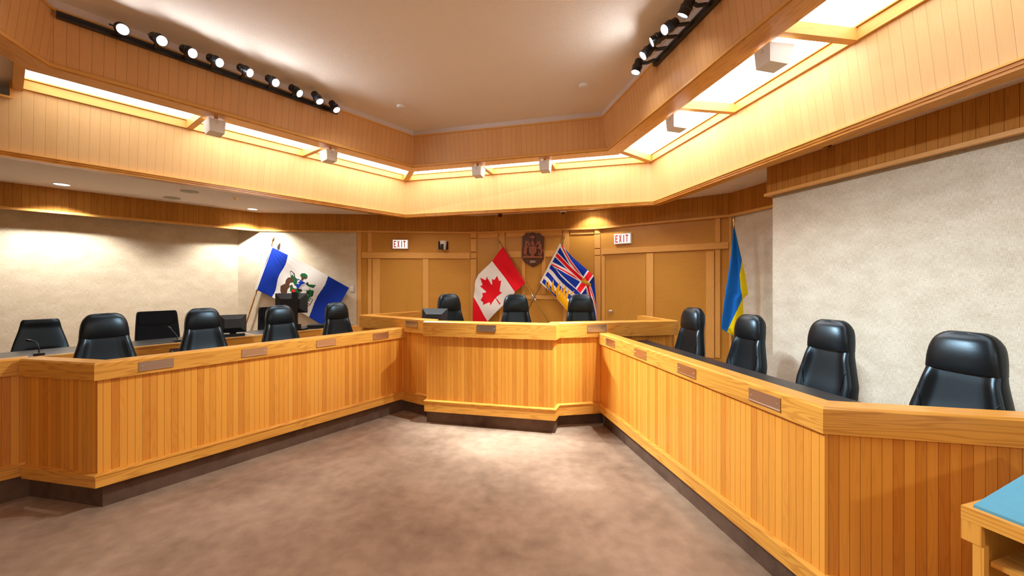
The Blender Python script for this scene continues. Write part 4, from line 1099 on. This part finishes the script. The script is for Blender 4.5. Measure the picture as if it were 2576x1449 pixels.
def colB(u, v):
    c = cset(len(u), WHT); x = u * 2.0; y = v          # 2 x 1 field
    lo = y >= .5
    wv = .016 * np.sin(2 * PI * (x * 1.1) + .5)
    yy = (y - .5 + wv) / .5
    for a0, a1 in ((.04, .23), (.41, .61), (.77, .96)): c[lo & (yy > a0) & (yy < a1)] = BLU
    up = ~lo; X, Y = x - 1.0, (y - .25) * 2.0
    c[up] = BLU
    s_ = .5
    d1 = (Y - X * s_) / math.hypot(1, s_); d2 = (Y + X * s_) / math.hypot(1, s_)
    c[up & ((np.abs(d1) < .085) | (np.abs(d2) < .085))] = WHT
    sg = np.sign(X)
    c[up & (d1 * sg > -.008) & (d1 * sg < .055)] = RED; c[up & (d2 * sg < .008) & (d2 * sg > -.055)] = RED
    c[up & ((np.abs(X) < .095) | (np.abs(Y) < .125))] = WHT
    c[up & ((np.abs(X) < .058) | (np.abs(Y) < .075))] = RED
    for r_ in RAYS: c[inpoly(u, v, r_)] = YEL
    c[inpoly(u, v, DISC)] = YEL
    c[inpoly(u, v, CROWN)] = (.62, .36, .02); c[inpoly(u, v, CRD)] = (.12, .06, .01)
    c[u < .03] = WHT
    return c
def ripB(u, v): return .03 + .02 * np.sin(16 * v - 3 * u + 1) * np.minimum(1, u * 5) + .012 * np.sin(20 * u + 5 * v) + .04 * np.exp(-((u - .53) / .05) ** 2) - .02 * (u > .56)
crossed((1412, 611), (1329.5, 778), 'flag with crown, sun and blue wavy stripes on right crossed pole', Tb, Bb_, colB, ripB, base=.15, hoist=((1409.5, 614.5), (1360.5, 711)))
# bracket where the poles cross
bp = W_.pp(1342, 748, .06); root = thing('pole_bracket', 'steel bracket clamping the two crossed flag poles', 'bracket', bp)
MB().lathe([(.045, -.055), (.045, -.045), (.02, -.04), (.02, .03)], axis_matrix(Vector((0, 0, 0)), (W_.n.x, W_.n.y, 0)), 16).build('mount', M_steel, root, smooth=40)
for (x0, y0), (x1, y1), bs in (((1337.5, 741), (1347, 755.5), .10), ((1346.5, 741), (1338.5, 755.5), .15)):
    MB().tube([W_.pp(x0, y0, bs) - bp, W_.pp(x1, y1, bs) - bp], .018, 12).build('clamp', M_steel, root, smooth=40)

# --- blue and yellow flag hanging on an upright pole
dp = 5.90
def upr(px, py, d=dp): y = d; return Vector(((px - CX) / F * y, y, HC + (CY - py) / F * y))
pb = upr(1846.3, 900); p0 = (pb.x, pb.y, .175); root = thing('flag_on_pole', 'blue and yellow flag hanging from an upright brass tipped pole', 'flag', p0)
topz = upr(1846, 572).z
MB().tube([(0, 0, .03), (0, 0, topz - .175)], .013, 12).build('pole', M_polew, root, smooth=50)
m = MB(); finial(m, (0, 0, topz - .175), (0, 0, 1), .9); m.build('finial', M_brass, root, smooth=40)
MB().lathe([(.14, 0), (.14, .02), (.05, .05), (.025, .12), (.02, .14)], None, 20).build('stand', M_brass, root, smooth=40)
rowsU = [(574, 1845, 1848, 1848.5), (618, 1841, 1857.5, 1858), (654, 1837, 1866, 1866), (690, 1832, 1861, 1874), (728, 1826, 1863.5, 1880), (739.5, 1824.5, 1866, 1881.5), (753, 1822.5, 1867, 1868.5), (795, 1817, 1847, 1870), (826, 1814, 1832.5, 1864), (835, 1827, 1829, 1856), (848, 1850, 1850, 1853)]
ys = np.array([r[0] for r in rowsU]); xl = np.array([r[1] for r in rowsU]); xb = np.array([r[2] for r in rowsU]); xr = np.array([r[3] for r in rowsU])
def posU(U, V):
    s_, t_ = U.ravel(), V.ravel(); yv = 574 + (848 - 574) * t_
    # the lower hem slants, so rows are sheared a little towards it
    a_, b_ = np.interp(yv, ys, xl), np.interp(yv, ys, xr)
    X = a_ + (b_ - a_) * s_
    d = dp - .03 - .03 * np.sin(s_ * 9 + t_ * 2) * np.minimum(1, t_ * 3) - .05 * np.sin(s_ * PI) * t_
    return np.stack([(X - CX) / F * d, d, HC + (CY - yv) / F * d], -1).reshape(*U.shape, 3)
def colU(u, v):
    yv = 574 + (848 - 574) * v; a_, b_, m_ = np.interp(yv, ys, xl), np.interp(yv, ys, xr), np.interp(yv, ys, xb)
    X = a_ + (b_ - a_) * u; c = cset(len(u), (.008, .17, .66)); c[X > m_] = (.90, .72, .0); return c
flag_mesh('cloth', root, p0, posU, colU, 90, 200)

# ------------------------------------------------------------------ track lights
def spot(name, parent, loc, d, energy, size, blend, col, rad=.03):
    l = bpy.data.lights.new(name, 'SPOT'); l.energy = energy; l.spot_size = size; l.spot_blend = blend; l.color = col; l.shadow_soft_size = rad
    o = bpy.data.objects.new(name, l); COL.objects.link(o); o.parent = parent; o.location = loc; o.rotation_euler = Vector(d).to_track_quat('-Z', 'Y').to_euler(); return o
def track_head(mount, centre, d, label, group, k=1.0, watt=SPOT_W, cone=48):
    """mount: where the arm leaves the track; centre: lamp centre; d: beam direction"""
    mount, centre, d = Vector(mount), Vector(centre), Vector(d).normalized()
    t = thing('track_spotlight', label, 'spotlight', mount, 0, group)
    c = centre - mount; M_ = axis_matrix(c, d)
    MB().lathe([(0, -.085 * k), (.035 * k, -.085 * k), (.045 * k, -.075 * k), (.047 * k, -.01 * k), (.056 * k, -.005 * k), (.056 * k, .012 * k), (.05 * k, .018 * k), (.052 * k, .07 * k), (.046 * k, .07 * k), (.044 * k, .062 * k)], M_, 20).build('housing', M_blackmt, t, smooth=35)
    MB().lathe([(0, .0555 * k), (.044 * k, .0555 * k), (.044 * k, .062 * k), (0, .064 * k)], M_, 20).build('lens', M_lens, t, smooth=35)
    MB().tube([Vector((0, 0, 0)), c * .45 + Vector((0, 0, .0)), c - d * .045 * k], [.018, .018, .02], 10).build('arm', M_blackmt, t, smooth=50)
    px_ = d.cross(Vector((0, 0, 1))).normalized()
    MB().tube([c + px_ * .05 * k, c + px_ * .085 * k], .008, 8).build('knob', M_blackmt, t, smooth=50)
    spot('beam', t, c + d * .075 * k, d, watt, R(cone), 1.0, (.84, .97, 1.0))
    spot('spill', t, c + d * .08 * k, d, SPILL_W, R(176), .9, (.97, .97, 1.0), .04)
    return t
# left track along the upper ring
ztrk = 4.235
def on_ring(i, px, zz, off_in):
    f = (Z4 - zz) / (Z4 - Z3); A = E4[i].lerp(E3[i], f); B = E4[i + 1].lerp(E3[i + 1], f); W2 = Wall(A, B)
    t_, _ = W2.sz(px, 300, off_in); q = W2.p(t_, zz, off_in); return q, W2
qa, WL4 = on_ring(1, 141, ztrk, .022); qb, _ = on_ring(1, 848, ztrk, .022)
def track(name, label, qa, qb, W2):
    d = (qb - qa); n = Vector((W2.n.x, W2.n.y, 0))
    t = thing(name, label, 'light track', qa)
    m = MB().box(Vector((0, 0, -.03)) - n * .02, d, n * .045, (0, 0, .06)); m.build('rail', M_blackmt, t)
    m = MB().box(Vector((0, 0, -.008)) + n * .0255, d, n * .003, (0, 0, .016)); m.build('slot', M_dark, t)
    return t
track('light_track', 'black light track along the left side of the upper oak ring', qa, qb, WL4)
def reach(i, px, py, zt=4.225):
    for k in range(12, 60):
        cc, _ = on_ring(i, px, ztrk, k * .01); cc.z = HC + (CY - py) / F * cc.y
        if cc.z <= zt: break
    return cc
names = ['glaring', 'second', 'third', 'fourth', 'fifth', 'sixth', 'seventh', 'eighth', 'last']
Lpx = [(305, 72), (398, 98), (474, 129), (541, 152), (617, 177), (685, 203), (744, 228), (798, 246), (841, 268)]
labs = ['glaring white track spotlight, leftmost on the left track', 'lit track spotlight just right of the glaring one', 'lit spotlight third along the left track', 'lit spotlight fourth along the left track', 'lit spotlight in the middle of the left track', 'lit spotlight sixth along the left track', 'lit spotlight seventh along the left track', 'lit spotlight next to the last on the left track', 'last spotlight at the right end of the left track, turned down']
tgtL = [(.9, .5, .9), (3.0, 1.6, .5), (3.4, 2.4, .6), (3.4, 3.2, .6), (3.3, 4.0, .6), (2.8, 2.8, .5), (2.0, 4.6, .7), (.3, 4.6, .3), (.0, 4.75, .85)]
nL4 = Vector((WL4.n.x, WL4.n.y, 0))
for (px_, py_), lb, tg in zip(Lpx, labs, tgtL):
    mpt, W2 = on_ring(1, px_ - 8, ztrk, .068)
    # lamp centre: on its sight line, about 0.13 m in front of the ring
    cc = reach(1, px_, py_)
    dirv = Vector(tg) - cc
    if px_ < 320: dirv = Vector((1.2, .3, 1.2)) - cc
    narrow = px_ > 830
    track_head(mpt, cc, dirv, lb, 'spotlights on the left track', watt=500.0 if narrow else SPOT_W, cone=34 if narrow else 48)
qa, WR4 = on_ring(3, 1648, ztrk, .022); qb, _ = on_ring(3, 1900, ztrk, .022)
track('light_track', 'black light track along the right side of the upper oak ring', qa, qb, WR4)
Rpx = [(1603, 168), (1629, 129), (1655, 96), (1685, 66), (1727, 18)]
Rmt = [1648, 1676, 1703, 1733, 1778]
labr = ['lowest spotlight at the far end of the right track', 'second spotlight from the far end of the right track', 'third spotlight from the far end of the right track', 'fourth spotlight from the far end of the right track', 'nearest spotlight of the right track at the top of the photo']
tgtR = [(.1, 4.35, .0), (-2.2, 4.4, .7), (-4.6, 5.6, 1.0), (-3.4, 3.0, .7), (.1, 4.85, .8)]
for (px_, py_), mx, lb, tg in zip(Rpx, Rmt, labr, tgtR):
    mpt, W2 = on_ring(3, mx, ztrk, .068)
    cc = reach(3, px_, py_)
    narrow = px_ < 1610 or px_ > 1700
    track_head(mpt, cc, Vector(tg) - cc, lb, 'spotlights on the right track', watt=(450.0 if px_ < 1700 else 1300.0) if narrow else SPOT_W, cone=34 if narrow else 48)

# ------------------------------------------------------------------ loudspeakers under the cove
def speaker(px, py, i, label):
    z = 3.757; P = at(px, py - 12, z)
    A, B = E3b[i], E3b[i + 1]; W2 = Wall(A, B)
    t_ = (P - A).dot(W2.d); p = A + W2.d * t_ - W2.n * (.24 if i == 3 else .17)
    t = thing('loudspeaker', label, 'loudspeaker', (p.x, p.y, z), math.atan2(W2.d.y, W2.d.x), 'white loudspeakers under the light cove')
    # local x along ring, local y outward (away from the room centre), z up
    sgn = 1 if Vector((-W2.d.y, W2.d.x)).dot(-W2.n) > 0 else -1
    w0, w1, h0, h1, dpt = .085, .075, -.02, -.17, .17
    f = [(-w0, -.06 * sgn, h0), (w0, -.06 * sgn, h0), (w1, -.05 * sgn, h1), (-w1, -.05 * sgn, h1)]
    g = [(-w0, .17 * sgn, h0), (w0, .17 * sgn, h0), (w1, .12 * sgn, h1 - .012), (-w1, .12 * sgn, h1 - .012)]
    f = [Vector(x) for x in f]; g = [Vector(x) for x in g]
    m = MB(); fs = [f, g[::-1]] + [[f[(k + 1) % 4], f[k], g[k], g[(k + 1) % 4]] for k in range(4)]
    for q in fs: m.face(q if sgn > 0 else q[::-1])
    m.build('cabinet', M_white, t)
    y_ = -.062 * sgn
    m = MB(); m.tube([(0, y_ + .01 * sgn, -.055), (0, y_ - .001 * sgn, -.055)], .016, 14); m.build('badge', M_offwhite, t, smooth=40)
    m = MB().tube([(0, 0, .0), (0, 0, -.022)], .02, 10); m.build('bracket', M_white, t, smooth=40)
speaker(534, 318, 1, 'white loudspeaker hanging at the nearest crossbar of the left cove')
speaker(826, 390, 1, 'white loudspeaker at the second crossbar of the left cove')
speaker(1200, 428, 2, 'white loudspeaker left on the far cove, above the maple leaf flag')
speaker(1370, 414, 2, 'white loudspeaker right on the far cove, above the plaque')
speaker(1712, 302, 3, 'white loudspeaker at the far crossbar of the right cove')
speaker(1962, 130, 3, 'large looking white loudspeaker at the near crossbar of the right cove')

# ------------------------------------------------------------------ small ceiling fittings
def disc(name, px, py, Z, prof, mat, label, cat, group=None, extra=None):
    p = at(px, py, Z); t = thing(name, label, cat, (p.x, p.y, Z), 0, group)
    MB().lathe(prof, None, 24).build('body', mat, t, smooth=40)
    if extra: extra(t)
    return t
dl = [(.10, 0), (.10, -.006), (.085, -.010), (.078, -.004), (.078, 0)]
def glow(watt, tgt=None):
    def f(t):
        MB().lathe([(0, -.0035), (.078, -.0035), (.078, -.001), (0, -.001)], None, 24).build('lens', M_dlens, t, smooth=40)
        d = Vector((0, 0, -1)) if tgt is None else tgt
        if watt: spot('beam', t, (0, 0, -.03), d, watt, R(125), .5, (1.0, .955, .90), .04)
    return f
disc('downlight', 155, 463, ZL, dl, M_white, 'lit round downlight at the far left of the lower ceiling', 'downlight', 'lit downlights', glow(DOWN_W))
disc('downlight', 635, 525.5, ZL, dl, M_white, 'lit round downlight above the blue and white flag', 'downlight', 'lit downlights', glow(DOWN_W))
disc('downlight', 1488, 523.5, ZL, dl, M_white, 'lit round downlight right of the dome camera', 'downlight', 'lit downlights', glow(DOWN_W * .16))
disc('downlight', 1857, 468.5, ZL, dl[:3] + [(.07, -.008), (0, -.008)], M_white, 'unlit round downlight above the blue and yellow flag', 'downlight', None, None)
disc('ceiling_speaker', 477, 481.5, ZL, [(.12, 0), (.12, -.006), (.11, -.010), (0, -.011)], M_grille, 'flat beige round cover on the left lower ceiling', 'ceiling cover')
disc('air_diffuser', 433, 497.5, ZL, [(.115, 0), (.115, -.008), (.10, -.012), (.09, -.006), (.08, -.012), (.07, -.006), (.06, -.012), (.05, -.006), (.04, -.012), (0, -.012)], M_grille, 'round louvred ceiling vent beside the flat beige cover', 'vent')
def spr(t): MB().tube([(0, 0, -.004), (0, 0, -.03)], .008, 8).build('nozzle', M_brass, t); MB().lathe([(.018, -.031), (.018, -.034), (0, -.034)], None, 12).build('deflector', M_brass, t)
disc('sprinkler', 591, 497.5, ZL, [(.045, 0), (.043, -.006), (.02, -.008), (0, -.008)], M_brass, 'brass sprinkler on the left lower ceiling', 'sprinkler', None, spr)
disc('sprinkler', 1142, 540.2, ZL, [(.045, 0), (.043, -.006), (.02, -.008), (0, -.008)], M_blackmt, 'small dark sprinkler above the left exit sign', 'sprinkler', None, spr)
disc('sprinkler', 2079, 367.5, ZL, [(.045, 0), (.043, -.006), (.02, -.008), (0, -.008)], M_bronze, 'small dark sprinkler above the large burlap wall at right', 'sprinkler', None, spr)
disc('ceiling_can', 936, 534.8, ZL, [(.09, 0), (.09, -.012), (.075, -.016), (0, -.017)], M_blackpl, 'black round fitting near the left corner of the oak ring', 'ceiling fitting')
disc('smoke_strobe', 1258, 536.2, ZL, [(.045, 0), (.045, -.04), (.04, -.04)], M_blackpl, 'black and dark red device on the ceiling above the maple leaf flag', 'strobe', None, lambda t: MB().lathe([(.04, -.0405), (.04, -.07), (.03, -.078), (0, -.08)], None, 20).build('dome', M_darkred, t, smooth=40))
disc('dome_camera', 1417, 526.8, ZL, [(.055, 0), (.065, -.01), (.065, -.05), (.05, -.058), (.036, -.06)], M_white, 'white dome camera on the ceiling above the striped flag', 'camera', None, lambda t: MB().lathe([(.034, -.0605), (.032, -.078), (.02, -.092), (0, -.097)], None, 20).build('dome', M_screen, t, smooth=60))
disc('ceiling_speaker', 1327, 531.0, ZL, [(.10, 0), (.10, -.005), (.09, -.008), (0, -.009)], M_offwhite, 'pale flat disc on the ceiling left of the dome camera', 'ceiling cover')
disc('smoke_detector', 1008, 266, ZC, [(.055, 0), (.058, -.012), (.05, -.03), (.03, -.036), (0, -.037)], M_white, 'small white disc on the textured ceiling, left one', 'detector')
disc('smoke_detector', 1467, 213, ZC, [(.055, 0), (.058, -.012), (.05, -.03), (.03, -.036), (0, -.037)], M_white, 'small white disc on the textured ceiling, right one', 'detector')

# ------------------------------------------------------------------ blue topped table at the right edge
ZT = .95
c0_ = at(2417, 1270, ZT); c1_ = at(2576, 1332, ZT); u1 = (c1_ - c0_).normalized()
u2 = Vector((-u1.y, u1.x)); u2 = u2 if u2.x > 0 else -u2
root = thing('press_table', 'oak table with slanted blue felt top cut off by the lower right corner', 'table', (c0_.x, c0_.y, 0))
v3 = lambda a, b, z: Vector((u1.x * a + u2.x * b, u1.y * a + u2.y * b, z))
Lt, Dt = 1.1, .62
def tb(m, a0, a1, b0, b1, z0, z1, g=None):
    o_ = v3(a0, b0, z0); m.box(o_, v3(a1, b0, z0) - o_, v3(a0, b1, z0) - o_, Vector((0, 0, z1 - z0)), g); return m
m = MB(); tb(m, 0, Lt, 0, .022, ZT - .05, ZT); tb(m, 0, Lt, Dt - .022, Dt, ZT - .05, ZT); tb(m, 0, .022, .022, Dt - .022, ZT - .05, ZT); tb(m, Lt - .022, Lt, .022, Dt - .022, ZT - .05, ZT); m.build('top_frame', M_board, root)
sl = .18
m = MB(); a_, b_ = .024, Lt - .024
m.prism([v3(a_, .024, ZT - .004), v3(a_, Dt - .024, ZT - .004 + sl * Dt), v3(a_, Dt - .024, ZT + .010 + sl * Dt), v3(a_, .024, ZT + .010)], v3(b_ - a_, 0, 0)); m.build('felt_top', M_blue, root)
m = MB(); tb(m, 0, .055, 0, .022, ZT - .125, ZT - .051, (0, 0, 1)); m.build('corner_block', M_board, root)
m = MB(); tb(m, Lt - .055, Lt, 0, .022, ZT - .125, ZT - .051, (0, 0, 1)); m.build('corner_block', M_board, root)
for a, b in ((.03, .0), (Lt - .06, .0), (.03, Dt - .04), (Lt - .06, Dt - .04)):
    m = MB(); tb(m, a, a + .03, b + .004, b + .034, 0, (ZT - .126) if b < .1 else ZT - .051, (0, 0, 1)); m.build('leg', M_board, root)
m = MB(); tb(m, .062, Lt - .062, .04, Dt - .07, ZT - .20, ZT - .182); m.build('shelf', M_board, root)
m = MB(); tb(m, .062, Lt - .062, Dt - .06, Dt - .046, .25, ZT - .051, (0, 0, 1)); m.build('back_panel', M_panel, root)
m = MB(); tb(m, .034, .048, .04, Dt - .05, .25, ZT - .051, (0, 0, 1)); m.build('side_panel', M_panel, root)

# ------------------------------------------------------------------ unseen fill lights added behind the viewpoint to brighten the room
for x, y, e in ((-2.2, -2.6, 60), (1.6, -2.8, 60)):
    l = bpy.data.lights.new('rear_fill', 'AREA'); l.energy = e; l.size = .5; l.color = (1, .93, .84)
    o = bpy.data.objects.new('rear_fill', l); COL.objects.link(o); o.location = (x, y, ZL - .03)
